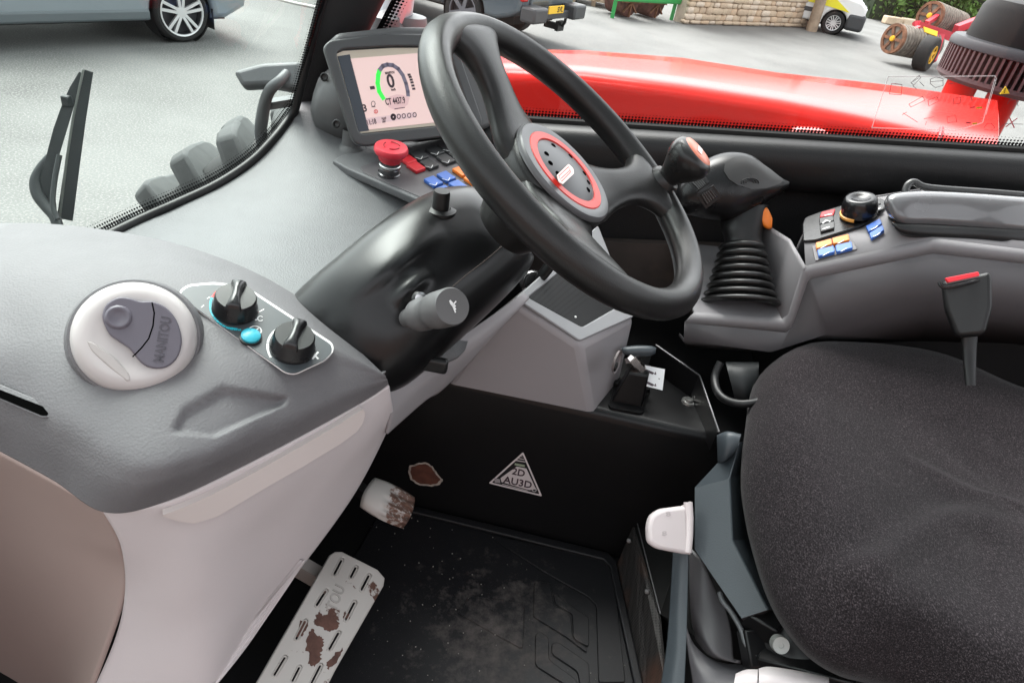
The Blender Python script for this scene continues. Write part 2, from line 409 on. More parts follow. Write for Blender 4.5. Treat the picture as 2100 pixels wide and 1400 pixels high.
def car(name, label, cat, loc, yaw, body, cabin, width, wheels, wr, m_body, m_rim, rim_r, spokes=5, clad=None, sill=0.28, split=True, detail=None):
    """body/cabin = side outlines (x forward, z up) from the rear wheel's foot; wheels = x positions"""
    o, ax, ay, az = tri_frame(loc, yaw); t = thing(name, label, cat, o)
    def L(x, y, z): return o + ax * x + ay * y + az * z
    # body outline with round wheel arches
    out = []
    for (x0, z0), (x1, z1) in zip(body, body[1:] + body[:1]):
        out.append((x0, z0))
        if abs(z0 - z1) < 1e-6 and abs(z0 - sill) < 1e-6:
            for wx in (sorted(wheels) if x1 > x0 else sorted(wheels, reverse=True)):
                if min(x0, x1) < wx < max(x0, x1):
                    R = wr * 1.13; a0 = math.asin((sill - wr) / R)
                    for i in range(15):
                        a = (math.pi - a0) + (2 * a0 - math.pi) * i / 14
                        if x1 < x0: a = math.pi - a
                        out.append((wx + R * math.cos(a), wr + R * math.sin(a)))
    plate3('body', [[L(x, -width / 2, z) for x, z in out]], ay, width, m_body, t, bevel=0.07)
    # cabin narrows towards the roof
    zb = cabin[0][1]; zt = max(z for _, z in cabin); secs = []
    for s in (-1, -0.94, 0.94, 1):
        secs.append([L(x, s * (width / 2 - 0.06 - 0.16 * (z - zb) / (zt - zb)) , z - (0.03 if abs(s) == 1 else 0)) for x, z in cabin])
    loft('cabin', secs, m_body, t, smooth=30)
    cx = sum(x for x, _ in cabin) / len(cabin); cz = sum(z for _, z in cabin) / len(cabin)
    for s, nm in ((-1, 'side_window'), (1, 'side_window')):
        q = []
        for x, z in cabin:
            x2, z2 = cx + (x - cx) * 0.93, zb + 0.03 + (z - zb) * 0.86
            q.append(L(x2, s * (width / 2 - 0.055 - 0.16 * (z2 - zb) / (zt - zb)), z2))
        mesh(nm, q, [tuple(range(len(q)))], M_dglass, t, 0)
    for wx in wheels:
        for s in (-1, 1):
            wheel(t, L(wx, s * (width / 2 - 0.12), wr), ay * s, wr, 0.22, rim_r, M_rubber, m_rim, spokes, split)
            lathe('wheel_arch', [(wr * 1.10, -0.05), (wr * 1.10, -0.30), (0.02, -0.30)], L(wx, s * (width / 2 + 0.0), wr), ay * s, M_rubber, t, 24, a0=0, a1=2 * math.pi)
    x0, x1 = min(x for x, _ in body), max(x for x, _ in body)
    box('underbody', L((x0 + x1) / 2, 0, sill + 0.02), (x1 - x0 - 0.5, width - 0.5, 0.16), M_rubber, t, (ax, ay, az))
    if clad:
        for s in (-1, 1):
            box('sill_cladding', L((wheels[0] + wheels[1]) / 2, s * (width / 2 - 0.03), sill + 0.07), (wheels[1] - wheels[0] - 2.35 * wr, 0.10, 0.13), clad, t, (ax, ay, az), b=0.03)
    if detail: detail(t, L, ax, ay, az)
    return t

# estate car parked across the yard: side towards the cab, rear wheel in view
M_silver = mat('silver_blue_paint', (0.24, 0.28, 0.31), 0.3, metal=0.5, coat=0.8)
M_alloy = mat('alloy_silver', (0.72, 0.72, 0.73), 0.3, metal=0.7)
def suv_detail(t, L, ax, ay, az):
    for s in (-1, 1):
        b = Bag(); b.bar(L(0.42, s * 0.935, 0.53), L(2.42, s * 0.935, 0.53), 0.02, 0.035, az); b.build('chrome_strip', M_alloy, t)
        for x in (0.55, 1.45): box('door_gap', L(x, s * 0.928, 0.75), (0.012, 0.02, 0.62), M_rubber, t, (ax, ay, az))
        for x in (0.75, 1.62): box('door_handle', L(x, s * 0.95, 0.92), (0.2, 0.04, 0.03), M_silver, t, (ax, ay, az), b=0.01)
    for s in (-1, 1): box('mudflap', L(-0.42, s * 0.82, 0.27), (0.02, 0.22, 0.26), M_rubber, t, (ax, ay, az), b=0.01)
    for s in (-1, 1): box('rear_light', L(-0.93, s * 0.78, 0.95), (0.08, 0.2, 0.5), mat('red_lens', (0.5, 0.02, 0.02), 0.15), t, (ax, ay, az), b=0.02)
car('estate_car', 'silver blue estate car with split spoke alloy wheels parked across the yard', 'car', pz(372, 84, GZ) - V((0.835, -0.55, 0)) * 0.83, math.atan2(-0.835, -0.55),
    [(-0.9, 0.42), (-0.6, 0.28), (3.3, 0.28), (3.75, 0.4), (3.82, 0.7), (3.7, 0.95), (2.6, 1.08), (-0.85, 1.12), (-0.97, 0.8)],
    [(-0.8, 1.05), (2.6, 1.05), (1.8, 1.62), (0.8, 1.7), (-0.2, 1.66), (-0.7, 1.4)], 1.9, (0.0, 2.86), 0.36, M_silver, M_alloy, 0.275, 5, clad=mat('grey_cladding', (0.10, 0.12, 0.13), 0.4), detail=suv_detail)

# dark pickup with tow bar and yellow plate
M_gun = mat('gunmetal_paint', (0.10, 0.125, 0.145), 0.3, metal=0.4, coat=0.8)
M_dgrey = mat('dark_bumper', (0.05, 0.052, 0.055), 0.5)
def pickup_detail(t, L, ax, ay, az):
    for s in (-1, 1): box('bumper_corner', L(-1.30, s * 0.70, 0.60), (0.30, 0.44, 0.24), M_dgrey, t, (ax, ay, az), b=0.04)
    box('step_bumper', L(-1.24, 0, 0.56), (0.18, 1.0, 0.12), M_dgrey, t, (ax, ay, az), b=0.02)
    box('tailgate', L(-1.165, 0, 0.92), (0.05, 1.35, 0.46), M_gun, t, (ax, ay, az), b=0.02)
    pl = box('number_plate', L(-1.345, 0.05, 0.66), (0.02, 0.52, 0.12), mat('plate_yellow', (0.85, 0.52, 0.02), 0.4), t, (ax, ay, az))
    text('plate_letters', 'SVL', L(-1.357, 0.02, 0.62), L(-1.357, -0.18, 0.62), -ax, M_black, pl, h=0.085)
    for s in (-1, 1): box('tail_light', L(-1.15, s * 0.84, 0.98), (0.08, 0.16, 0.42), mat('red_lens', (0.5, 0.02, 0.02), 0.15), t, (ax, ay, az), b=0.02)
    b = Bag(); b.box(L(-1.30, 0, 0.40), (0.30, 0.10, 0.10), (ax, ay, az)); b.box(L(-1.44, 0, 0.42), (0.06, 0.22, 0.16), (ax, ay, az)); b.tube([L(-1.49, 0, 0.42), L(-1.53, 0, 0.5), L(-1.53, 0, 0.56)], 0.025)
    b.build('tow_bar', M_blackm, t)
    box('load_bed', L(-0.35, 0, 1.14), (1.5, 1.5, 0.03), M_rubber, t, (ax, ay, az))
pk = pz(1050, 60, GZ) + V((-0.45, -0.89, 0)) * 1.62
car('pickup_truck', 'dark grey pickup truck with yellow number plate and tow bar', 'pickup', pk + V((0.45, 0.89, 0)) * 0.81, math.atan2(0.45, -0.89),
    [(-1.16, 0.62), (-0.95, 0.5), (-0.7, 0.42), (3.6, 0.42), (4.1, 0.5), (4.15, 0.95), (3.9, 1.1), (2.7, 1.17), (-1.16, 1.17)],
    [(0.5, 1.1), (2.75, 1.1), (1.95, 1.75), (0.75, 1.78)], 1.86, (0.0, 3.2), 0.39, M_gun, mat('dark_alloy', (0.18, 0.18, 0.2), 0.35, metal=0.6), 0.27, 6, clad=M_dgrey, sill=0.42, split=False, detail=pickup_detail)
# a second vehicle's dark side beyond the windscreen pillar
car('dark_hatchback', 'dark hatchback parked in front of the pickup', 'car', pz(800, 22, GZ) + V((-0.4, 3.2, 0)), math.atan2(0.45, -0.89),
    [(-0.7, 0.45), (-0.5, 0.27), (3.0, 0.27), (3.3, 0.4), (3.3, 0.75), (2.2, 0.98), (-0.7, 1.0)],
    [(-0.6, 0.95), (2.2, 0.95), (1.4, 1.45), (0.1, 1.47)], 1.75, (0.0, 2.5), 0.31, mat('dark_green_paint', (0.03, 0.04, 0.035), 0.3, coat=0.6), M_alloy, 0.21, 5, sill=0.27)

# white van with yellow side band
def van_detail(t, L, ax, ay, az):
    m_y = mat('yellow_band', (0.80, 0.72, 0.02), 0.4)
    for s in (-1, 1): plate3('side_band', [[L(-0.9, s * 0.905, 0.80), L(2.35, s * 0.905, 0.72), L(3.05, s * 0.905, 0.66), L(2.6, s * 0.905, 0.92), L(2.2, s * 0.905, 1.0), L(-0.9, s * 0.905, 1.12)]], ay * s, 0.012, m_y, t)
    for s in (-1, 1): box('bumper_corner', L(3.30, s * 0.70, 0.43), (0.52, 0.46, 0.46), M_dgrey, t, (ax, ay, az), b=0.09, seg=3)
    for s in (-1, 1): box('side_moulding', L(1.45, s * 0.9, 0.55), (1.7, 0.04, 0.12), M_dgrey, t, (ax, ay, az), b=0.015)
    for s in (-1, 1): box('headlight', L(3.34, s * 0.62, 0.82), (0.2, 0.34, 0.18), mat('lamp_glass', (0.45, 0.48, 0.5), 0.12, metal=0.5), t, (ax, ay, az), b=0.05)
    box('grille', L(3.49, 0, 0.78), (0.06, 0.9, 0.13), M_black, t, (ax, ay, az), b=0.02)
    box('front_bumper', L(3.48, 0, 0.42), (0.20, 1.2, 0.40), M_dgrey, t, (ax, ay, az), b=0.05)
    box('number_plate', L(3.575, 0, 0.47), (0.015, 0.5, 0.11), mat('plate_white', (0.75, 0.75, 0.73), 0.4), t, (ax, ay, az))
vp = pz(1700, 70, GZ)
car('delivery_van', 'small white van with a yellow side band and grey bumper by stone wall', 'van', vp - V((0.96, -0.28, 0)) * 2.72 + V((0.28, 0.96, 0)) * 0.78, math.atan2(-0.28, 0.96),
    [(-0.9, 0.42), (-0.6, 0.26), (3.2, 0.26), (3.48, 0.32), (3.5, 0.82), (3.3, 0.98), (2.3, 1.12), (-0.9, 1.2)],
    [(-0.9, 1.1), (2.35, 1.06), (1.7, 1.75), (1.2, 1.82), (-0.85, 1.82)], 1.8, (0.0, 2.72), 0.315, M_white, M_alloy, 0.2, 7, sill=0.26, detail=van_detail)

# added unseen building behind the camera, dims and warms the door light
wk = thing('light_blocker_building', 'added unseen brown brick building that dims and warms the door light', 'building', V((0, -8.5, GZ)))
box('wall', (0, -8.7, GZ + 2.6), (34, 0.4, 5.2), mat('brown_brick', (0.20, 0.12, 0.095), 0.9, var=0.25, varscale=3, grain=(20, 0.4, 'noise')), wk)
box('roof', (0, -9.6, GZ + 5.35), (34.6, 2.6, 0.3), mat('roof_sheet', (0.14, 0.14, 0.15), 0.6), wk)
for x in (-9, -3, 3, 9): box('door', (x, -8.47, GZ + 1.6), (3.2, 0.08, 3.2), mat('shutter_door', (0.24, 0.16, 0.14), 0.5), wk)

# stone wall, stone by stone
M_stones = [mat('limestone_%d' % i, c, 0.9, grain=(40, 0.5, 'noise'), var=0.15, varscale=8) for i, c in enumerate([(0.54, 0.42, 0.30), (0.60, 0.48, 0.36), (0.50, 0.38, 0.27), (0.64, 0.53, 0.42), (0.56, 0.41, 0.28)])]
wa, wb2 = pz(1404, 50, GZ), pz(1650, 57, GZ)
wd = (wb2 - wa); wlen = wd.length; wd.normalize(); wnrm = V((wd.y, -wd.x, 0))
wall_h = 2.6
st = thing('stone_wall', 'cream limestone rubble wall of coursed stones behind the parked vehicles', 'wall', wa)
box('wall_core', (wa + wb2) / 2 - wnrm * 0.20 + V((0, 0, wall_h / 2)), (wlen, 0.36, wall_h), mat('mortar', (0.50, 0.42, 0.33), 0.95, grain=(30, 0.5, 'noise'), var=0.2), st, (wd, wnrm, V((0, 0, 1))))
stone_meshes = []
for i in range(6):
    bm = bmesh.new(); bmesh.ops.create_cube(bm, size=1.0)
    bmesh.ops.bevel(bm, geom=bm.edges[:], offset=0.16, segments=1, affect='EDGES')
    for v in bm.verts: v.co += V((random.uniform(-.07, .07), random.uniform(-.07, .07), random.uniform(-.07, .07)))
    me = bpy.data.meshes.new('stone'); bm.to_mesh(me); bm.free(); me.materials.append(M_stones[i % 5]); me.shade_smooth(); stone_meshes.append(me)
z = 0.02; n_st = 0
while z < 1.55 and n_st < 290:
    hgt = random.uniform(0.09, 0.17); x = random.uniform(-0.1, 0)
    while x < wlen:
        w = random.uniform(0.16, 0.46)
        o = bpy.data.objects.new('stone', random.choice(stone_meshes)); COL.objects.link(o)
        c = wa + wd * min(x + w / 2, wlen - 0.05) + V((0, 0, z + hgt / 2)) + wnrm * random.uniform(-0.03, 0.02)
        R = Matrix(((wd.x, wnrm.x, 0), (wd.y, wnrm.y, 0), (0, 0, 1))).to_4x4()
        o.matrix_world = Matrix.Translation(c - wa) @ R @ Matrix.Diagonal((w - 0.008, 0.13, hgt - 0.006, 1)); o.parent = st
        x += w; n_st += 1
    z += hgt
# rest of the wall above the view in bigger blocks of one part
b = Bag()
while z < wall_h:
    hgt = 0.2; x = 0
    while x < wlen - 0.1:
        w = min(random.uniform(0.3, 0.6), wlen - x); b.box(wa + wd * (x + w / 2) + V((0, 0, z + hgt / 2)), (w - 0.02, 0.05, hgt - 0.02), (wd, wnrm, V((0, 0, 1)))); x += w
    z += hgt
tag(b.build('upper_stones', M_stones[1], st), kind='stuff')
bp = pz(1648, 60, GZ) + wnrm * 0.25
po = V((0.35, 0, 0)); M_wood = mat('weathered_wood', (0.33, 0.25, 0.18), 0.9, grain=(50, 0.5, 'noise'), var=0.25, varscale=5)
tag(tube('wooden_post', [bp, bp + V((-0.05, 0, 1.2)), bp + V((-0.12, 0.02, 3.0))], [0.17, 0.15, 0.13], M_wood, seg=9), 'weathered round wooden post at the end of stone wall', 'post')

# green trailer frame with rusty rollers
M_green = mat('green_paint', (0.02, 0.30, 0.07), 0.4)
ga = pz(1330, 40, GZ)
gt = thing('green_implement', 'green steel farm implement with rusty rollers beside the stone wall', 'farm implement', ga)
def G(x, y, z): return ga + wd * x + wnrm * y + V((0, 0, z))
b = Bag()
b.bar(G(-1.4, 0.1, 0.46), G(0.95, 0.1, 0.46), 0.10, 0.12); b.bar(G(-1.4, -0.9, 0.62), G(0.95, -0.9, 0.62), 0.10, 0.16)
b.bar(G(-1.4, 0, 0.95), G(0.95, 0, 0.95), 0.08, 0.10); b.box(G(-0.2, 0.16, 0.56), (2.2, 0.04, 0.26), (wd, wnrm, V((0, 0, 1))))
for x in (-1.35, 0.9): b.bar(G(x, -0.9, 0.62), G(x, 0, 0.62), 0.08, 0.12); b.bar(G(x, 0, 0.95), G(x, 0, 0.0), 0.06, 0.09, V((1, 0, 0)))
b.build('frame', M_green, gt)
for x in (-0.75, 0.25):
    c = G(x, -0.35, 0.36)
    rl = lathe('roller', [(0.02, -0.3), (0.3, -0.3), (0.34, -0.27), (0.34, 0.27), (0.3, 0.3), (0.02, 0.3)], c, wnrm, mat('dark_rust', (0.10, 0.04, 0.03), 0.85, var=0.5), gt, 26)
    b = Bag()
    for k in range(8):
        a = k * math.pi / 4; b.bar(c + wnrm * 0.33, c + wnrm * 0.33 + (wd * math.cos(a) + V((0, 0, 1)) * math.sin(a)) * 0.33, 0.03, 0.05, wnrm)
    b.build('spokes', M_rust, rl)
# pallets beside it
for k in range(2):
    pa = pz(1232, 18 - 0 * k, GZ) + V((-0.2, 0.6, 0.0)) + V((0.06 * k, 0, 0.145 * k))
    b = thing('pallet', 'wooden pallet lying at bottom of the small stack' if k == 0 else 'wooden pallet lying on top of another pallet', 'pallet', pa)
    for j in range(5): box('deck_board', pa + V((0, -0.44 + j * 0.22, 0.13)), (1.2, 0.14, 0.022), M_wood, b)
    for x in (-0.53, 0, 0.53): box('bearer', pa + V((x, 0, 0.06)), (0.1, 1.0, 0.115), M_wood, b)
# white hose on the ground
hp = [pz(x, y, GZ + 0.02) for x, y in ((560, -6), (585, 2), (610, 8), (640, 14), (668, 20), (700, 22))]
tag(tube('hose', hp, 0.025, mat('white_hose', (0.7, 0.68, 0.64), 0.5), seg=8, sub=4), 'white hose lying across the yard behind the estate car', 'hose')

# hedge: leafy mass
random.seed(11)
hc = pz(1900, 35, GZ); hb = Bag()
M_leaf = mat('hedge_leaf', (0.075, 0.15, 0.022), 0.6, var=0.5, varscale=2.5)
hx = V((0.95, 0.30, 0)).normalized(); hn = V((hx.y, -hx.x, 0)); h0 = pz(1770, 46, GZ) + V((0.9, 1.5, 0))
hl = 22.0
for i in range(9000):
    u = random.random() * hl; hh = 2.2 + 0.4 * math.sin(u * 1.3) + 0.25 * math.sin(u * 3.1); zz = random.random() ** 0.8 * hh
    dep = random.random() * 0.5 + 0.28 * math.sin(u * 2.3 + zz * 2.9) * math.sin(zz * 3.3 + u)
    c = h0 + hx * u + V((0, 0, zz + 0.05)) - hn * dep
    d1 = V((random.gauss(0, 1), random.gauss(0, 1), random.gauss(0, 1))).normalized(); d2 = d1.cross(V((random.gauss(0, 1), random.gauss(0, 1), random.gauss(0, 1)))).normalized()
    s = random.uniform(0.06, 0.14)
    hb.add(([c - d1 * s, c + d2 * s * 0.6, c + d1 * s, c - d2 * s * 0.6], [(0, 1, 2, 3)]))
hg = thing('hedge', 'green leafy hedge behind the van and the field roller', 'hedge', h0)
tag(mesh('foliage', hb.v, hb.f, M_leaf, hg, 0, recalc=False), kind='stuff')
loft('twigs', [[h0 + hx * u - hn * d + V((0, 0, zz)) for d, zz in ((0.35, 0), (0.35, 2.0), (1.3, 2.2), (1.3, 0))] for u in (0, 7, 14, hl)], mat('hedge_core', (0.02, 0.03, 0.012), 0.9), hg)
kb = thing('stone_kerb', 'low row of pale kerb stones at foot of hedge', 'kerb', h0)
for i in range(26):
    c = h0 + hx * (i * 0.8 + 0.4) + hn * 0.55 + V((0, 0, 0.14))
    box('stone', c, (0.74, 0.3, random.uniform(0.24, 0.32)), M_stones[i % 5], kb, (hx, hn, V((0, 0, 1))), b=0.04)

# folded field rollers on a red frame
M_ired = mat('implement_red', (0.50, 0.03, 0.05), 0.4); M_iyel = mat('implement_yellow', (0.75, 0.40, 0.02), 0.45)
ra = pz(1884, 146, GZ)
rt = thing('field_roller', 'folded ring roller with red frame, yellow hubs and road tyre', 'farm implement', ra)
def ringroll(px_face, px_end, t, rad, nm, dt):
    a = pt(*px_face, t); b2 = pt(*px_end, t + dt); d = (b2 - a).normalized(); Ln = (b2 - a).length; n = int(Ln / 0.10)
    pr = [(0.05, 0.0), (rad * 0.8, 0.0)]
    for i in range(n): pr += [(rad * 0.80, Ln * i / n), (rad, Ln * (i + 0.35) / n), (rad, Ln * (i + 0.65) / n)]
    pr += [(rad * 0.8, Ln), (0.05, Ln)]
    o = lathe(nm, pr, a, d, mat('ring_rust', (0.19, 0.165, 0.14), 0.85, var=0.45, varscale=6), rt, 30, smooth=25)
    ex, ey, n2 = axes(d); bg = Bag()
    for k in range(6):
        an = k * math.pi / 3; bg.bar(a - d * 0.02, a - d * 0.02 + (ex * math.cos(an) + ey * math.sin(an)) * rad * 0.8, 0.07, 0.05, d)
    bg.build('spokes', M_rust, o); lathe('hub', [(0.0, -0.09), (0.06, -0.08), (0.08, 0.0)], a, d, M_iyel, o, 16)
    lathe('rim', [(rad * 0.78, 0.02), (rad * 0.78, -0.05), (rad * 0.97, -0.05), (rad * 0.97, 0.03)], a, d, M_rust, o, 30)
tt = ra.dot(FWD)
ringroll((1833, 80), (1912, 96), tt, 0.36, 'ring_roller', 0.5); ringroll((1908, 33), (1962, 54), tt + 0.7, 0.36, 'ring_roller', 0.8)
wheel(rt, ra + V((0.06, 0.15, 0.40)), V((0.75, -0.6, 0)).normalized(), 0.40, 0.34, 0.2, M_rubber, M_iyel, 5, False)
b = Bag(); T = lambda x, y, d=0.0: pt(x, y, tt + d)
b.bar(T(1880, 52, .1), T(1975, 84, .3), 0.16, 0.2); b.bar(T(1880, 45, .1), T(1882, 78, .1), 0.12, 0.16, V((1, 0, 0))); b.bar(T(1840, 78, -.05), T(1885, 58, .0), 0.1, 0.12)
b.bar(T(1928, 70, .2), T(1910, 125, .15), 0.12, 0.2, V((1, 0, 0))); b.bar(T(1900, 48, .3), T(1925, 32, .6), 0.1, 0.1); b.bar(T(1975, 84, .3), T(2030, 60, 1.0), 0.16, 0.2); b.bar(T(1960, 60, .6), T(2090, 10, 1.6), 0.14, 0.18)
b.build('frame', M_ired, rt)
pplate('reflector', [[(1893, 56), (1922, 66), (1920, 76), (1895, 67)]], (T(1905, 64, -0.05), -FWD), 0.03, mat('reflector_yellow', (0.8, 0.5, 0.03), 0.4), rt)
ringroll((1960, 128), (2030, 135), tt + 0.5, 0.28, 'ring_roller', 0.6)

# ------------------------------------------------------------------ the machine itself, outside the cab
# front wheel with lugged tyre
random.seed(5)
wc, WR, W0, W1 = V((-0.56, 0, -1.53)), 0.87, 1.86, 2.30
wt = thing('front_tyre', 'large lugged front tyre of the machine seen through the windscreen', 'tyre', V((wc.x, 2.08, GZ)))
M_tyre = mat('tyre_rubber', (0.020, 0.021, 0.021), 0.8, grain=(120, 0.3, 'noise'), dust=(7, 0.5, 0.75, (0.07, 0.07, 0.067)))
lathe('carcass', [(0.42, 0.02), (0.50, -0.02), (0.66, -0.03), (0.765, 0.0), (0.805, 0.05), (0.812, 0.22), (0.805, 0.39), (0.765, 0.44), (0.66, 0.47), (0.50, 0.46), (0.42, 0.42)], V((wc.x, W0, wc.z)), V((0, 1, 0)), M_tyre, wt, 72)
lug = None
for k in range(60):
    side = k % 2; a = 2 * math.pi * (k // 2) / 30 + 0.22 * side; sgn = -1.0 if side else 1.0
    if True:
        secs = []
        for s in range(6):
            f = s / 5; y = (-0.015 + 0.25 * f); da = 0.11 * f * sgn; r0 = 0.72 + 0.075 * min(1, f * 5); r1 = WR + 0.012 - 0.11 * max(0, 1 - f * 4.5)
            hw0, hw1 = 0.050, 0.036 - 0.006 * f
            def Q(r, d, y=y, da=da): 
                an = math.pi / 2 + da + d / r; return V((r * math.cos(an), y, r * math.sin(an)))
            secs.append([Q(r0, -hw0), Q(r1, -hw1), Q(r1, hw1), Q(r0, hw0)])
        lug = True
    ca, sa = math.cos(a), math.sin(a)
    S = []
    for sec in secs:
        q = []
        for p in sec:
            y = W0 + p.y if not side else W1 - p.y
            q.append(V((wc.x + p.x * ca - p.z * sa, y, wc.z + p.x * sa + p.z * ca)))
        S.append(q)
    bev(loft('lug', S, mat('lug_rubber_lit', (0.062, 0.066, 0.066), 0.85, grain=(120, 0.3, 'noise'), var=0.2, varscale=9), wt, smooth=30), 0.012, 2)  # lugs paler than the carcass: lit tops against shaded gaps put into the colour
lathe('wheel_rim', [(0.44, 0.03), (0.42, 0.12), (0.30, 0.18), (0.02, 0.18)], V((wc.x, W0, wc.z)), V((0, 1, 0)), mat('wheel_grey', (0.35, 0.35, 0.34), 0.5), wt, 40)
# chassis beneath the cab
ch = thing('chassis', 'dark steel chassis beneath the cab', 'chassis', V((0.4, 0.8, GZ + 0.5)))
box('frame', (0.5, 0.75, -1.55), (3.2, 1.2, 0.86), M_blackm, ch, b=0.03)
for x in (-0.56, 2.2): tube('axle', [V((x, 0.2, -1.6)), V((x, 2.1, -1.6))], 0.12, M_blackm, ch)
for y in (-0.05, 0.0):
    pass
for x in (2.2,):
    for y, s in ((2.08, 1),):
        lathe('rear_tyre', [(0.42, -0.2), (0.7, -0.24), (0.85, -0.18), (0.87, 0), (0.85, 0.18), (0.7, 0.24), (0.42, 0.2), (0.02, 0.1)], V((x, y, wc.z)), V((0, s, 0)), M_tyre, ch, 48)

# red bonnet along the right of the cab
hood_x = [(930, 118, 150), (1000, 105, 140), (1200, 104, 149), (1400, 119, 174), (1600, 150, 205), (1750, 166, 234), (1850, 178, 256), (1960, 194, 281), (2045, 206, 298), (2062, 212, 306)]
secs = []
for i, (x, yf, yh) in enumerate(hood_x):
    hi = pyy(x, yh, 1.72); fa = pyy(x, yf, 2.45); X = hi.x; dn = 0.0 if 0 < i < len(hood_x) - 1 else -0.04
    e = 0.0 if i else 0.06
    zh, zf = hi.z + dn, max(fa.z, hi.z - 0.10) + dn
    XX = lambda y: X + (fa.x - X) * max(0.0, min(1.0, (y - 1.72) / 0.73))
    secs.append([V((XX(y), y, z)) for y, z in ((1.66 + e, -1.9), (1.66 + e, -1.0), (1.672 + e, zh - 0.22), (1.690 + e, zh - 0.035), (1.6915 + e, zh - 0.024), (1.695 + e, zh - 0.014), (1.702 + e, zh - 0.006), (1.712 + e, zh - 0.0015), (1.724 + e, zh), (1.745 + e, zh + 0.001), (1.85, zh + (zf - zh) * 0.18 + 0.006), (2.2, zh + (zf - zh) * 0.66 + 0.006), (2.45 - e, zf), (2.50 - e, zf - 0.05), (2.54 - e, -1.0), (2.54 - e, -1.9))])
hd = thing('engine_bonnet', 'glossy red engine bonnet outside the side window', 'bonnet', V((0.3, 2.0, -1.9)))
loft('bonnet_shell', secs, M_red, hd, smooth=60, sub=0)
# moulded end piece with a dark joint
jx = pyy(1968, 275, 1.62).x
b = Bag(); zj = secs[7][3].z
b.tube(spline([V((jx, 1.655, -0.9)), V((jx, 1.668, zj - 0.2)), V((jx, 1.686, zj - 0.01)), V((jx + 0.005, 1.70, zj + 0.032)), V((jx + 0.02, 1.74, zj + 0.045))], 5), 0.005); b.build('joint', mat('dark_red', (0.25, 0.01, 0.015), 0.4), hd)
b = Bag(); b.box(V((secs[-1][0].x + 0.02, 2.0, -1.3)), (0.04, 0.9, 1.6)); b.build('end_panel', M_blackm, hd)
# pink-white handle on the bonnet just above the sill
hq = (pyy(1660, 280, 1.655), V((0, -1, 0)))
pplate('handle', [[(1614, 290), (1616, 266), (1630, 257), (1682, 260), (1700, 271), (1702, 292)]], hq, 0.03, mat('handle_red', (0.75, 0.16, 0.15), 0.25, coat=0.6), hd, bevel=0.008, rnd=0.02)

# air cleaner: black dome over a slotted ring on a red stand
ac = pt(2092, 122, 2.75); ar = 0.235
at_ = thing('air_cleaner', 'black domed air cleaner with slotted ring behind the red bonnet', 'air cleaner', V((ac.x, ac.y, -1.9)))
zt = 0.17
lathe('dome', [(0.0, zt + 0.035), (ar * 0.6, zt + 0.033), (ar * 0.86, zt + 0.02), (ar * 0.92, zt - 0.01), (ar * 0.95, 0.07), (ar * 0.96, 0.045)], ac, V((0, 0, 1)), mat('dome_black', (0.006, 0.006, 0.0065), 0.45, spec=0.15), at_, 48)
lathe('flange', [(ar * 0.9, 0.05), (ar * 1.12, 0.045), (ar * 1.16, 0.03), (ar * 1.16, 0.012), (ar * 1.1, 0.008), (ar * 0.9, 0.008)], ac, V((0, 0, 1)), mat('grey_metal', (0.035, 0.035, 0.04), 0.4, spec=0.25), at_, 48)
lathe('core', [(ar * 0.98, 0.01), (ar * 0.96, -0.1), (ar * 0.5, -0.1)], ac, V((0, 0, 1)), M_black, at_, 40)
lathe('base_ring', [(ar * 0.8, -0.085), (ar * 1.14, -0.085), (ar * 1.15, -0.1), (ar * 1.08, -0.115), (ar * 0.5, -0.12)], ac, V((0, 0, 1)), mat('pink_grey', (0.075, 0.045, 0.048), 0.45, spec=0.25), at_, 48)
sm = None
for k in range(72):
    a = 2 * math.pi * k / 72; d = V((math.cos(a), math.sin(a), 0)); c = ac + d * ar * 1.07 + V((0, 0, -0.04))
    o = box('slat', c, (0.035, 0.009, 0.1), mat('slat_grey', (0.09, 0.058, 0.062), 0.45, spec=0.25), at_, (d, V((-d.y, d.x, 0)), V((0, 0, 1))))
for dx in (-0.12, 0.06): tube('stand_post', [V((ac.x + dx - 0.06, ac.y - 0.02, -1.9)), V((ac.x + dx - 0.06, ac.y - 0.02, ac.z - 0.11))], 0.06, M_red, at_, 16)
b = Bag(); b.bar(pt(2050, -20, 3.2), pt(2190, 60, 3.2), 0.06, 0.09); b.bar(pt(2030, 20, 3.3), pt(2120, 4, 3.3), 0.05, 0.06)
tag(b.build('red_frame_bar', M_red), 'red steel frame bars above the air cleaner', 'frame')

# front work light / mirror bracket beyond the windscreen
M_mg = mat('mirror_grey', (0.10, 0.106, 0.11), 0.5, grain=(300, 0.2, 'noise'))
mb = thing('mirror', 'grey angular mirror housing on a bent tube above front tyre', 'mirror', pt(560, 215, 1.95))
pm = (pt(560, 165, 1.9), V((0.15, -0.85, 0.55)).normalized())
pplate('housing', [[(487, 158), (545, 142), (620, 138), (640, 200), (592, 192), (560, 186), (505, 189)]], pm, 0.05, M_mg, mb, bevel=0.012, rnd=0.012)
tube('bracket_tube', [pt(x, y, t) for x, y, t in ((588, 150, 1.86), (572, 168, 1.84), (556, 182, 1.85), (545, 205, 1.9), (538, 240, 1.98), (535, 275, 2.05), (545, 330, 2.1))], [0.012, 0.014, 0.015, 0.016, 0.018, 0.018, 0.018], M_mg, mb, sub=4, seg=14)
b = Bag(); b.bar(pt(552, 214, 1.95), pt(610, 205, 1.95), 0.05, 0.02); b.build('clamp', M_mg, mb)
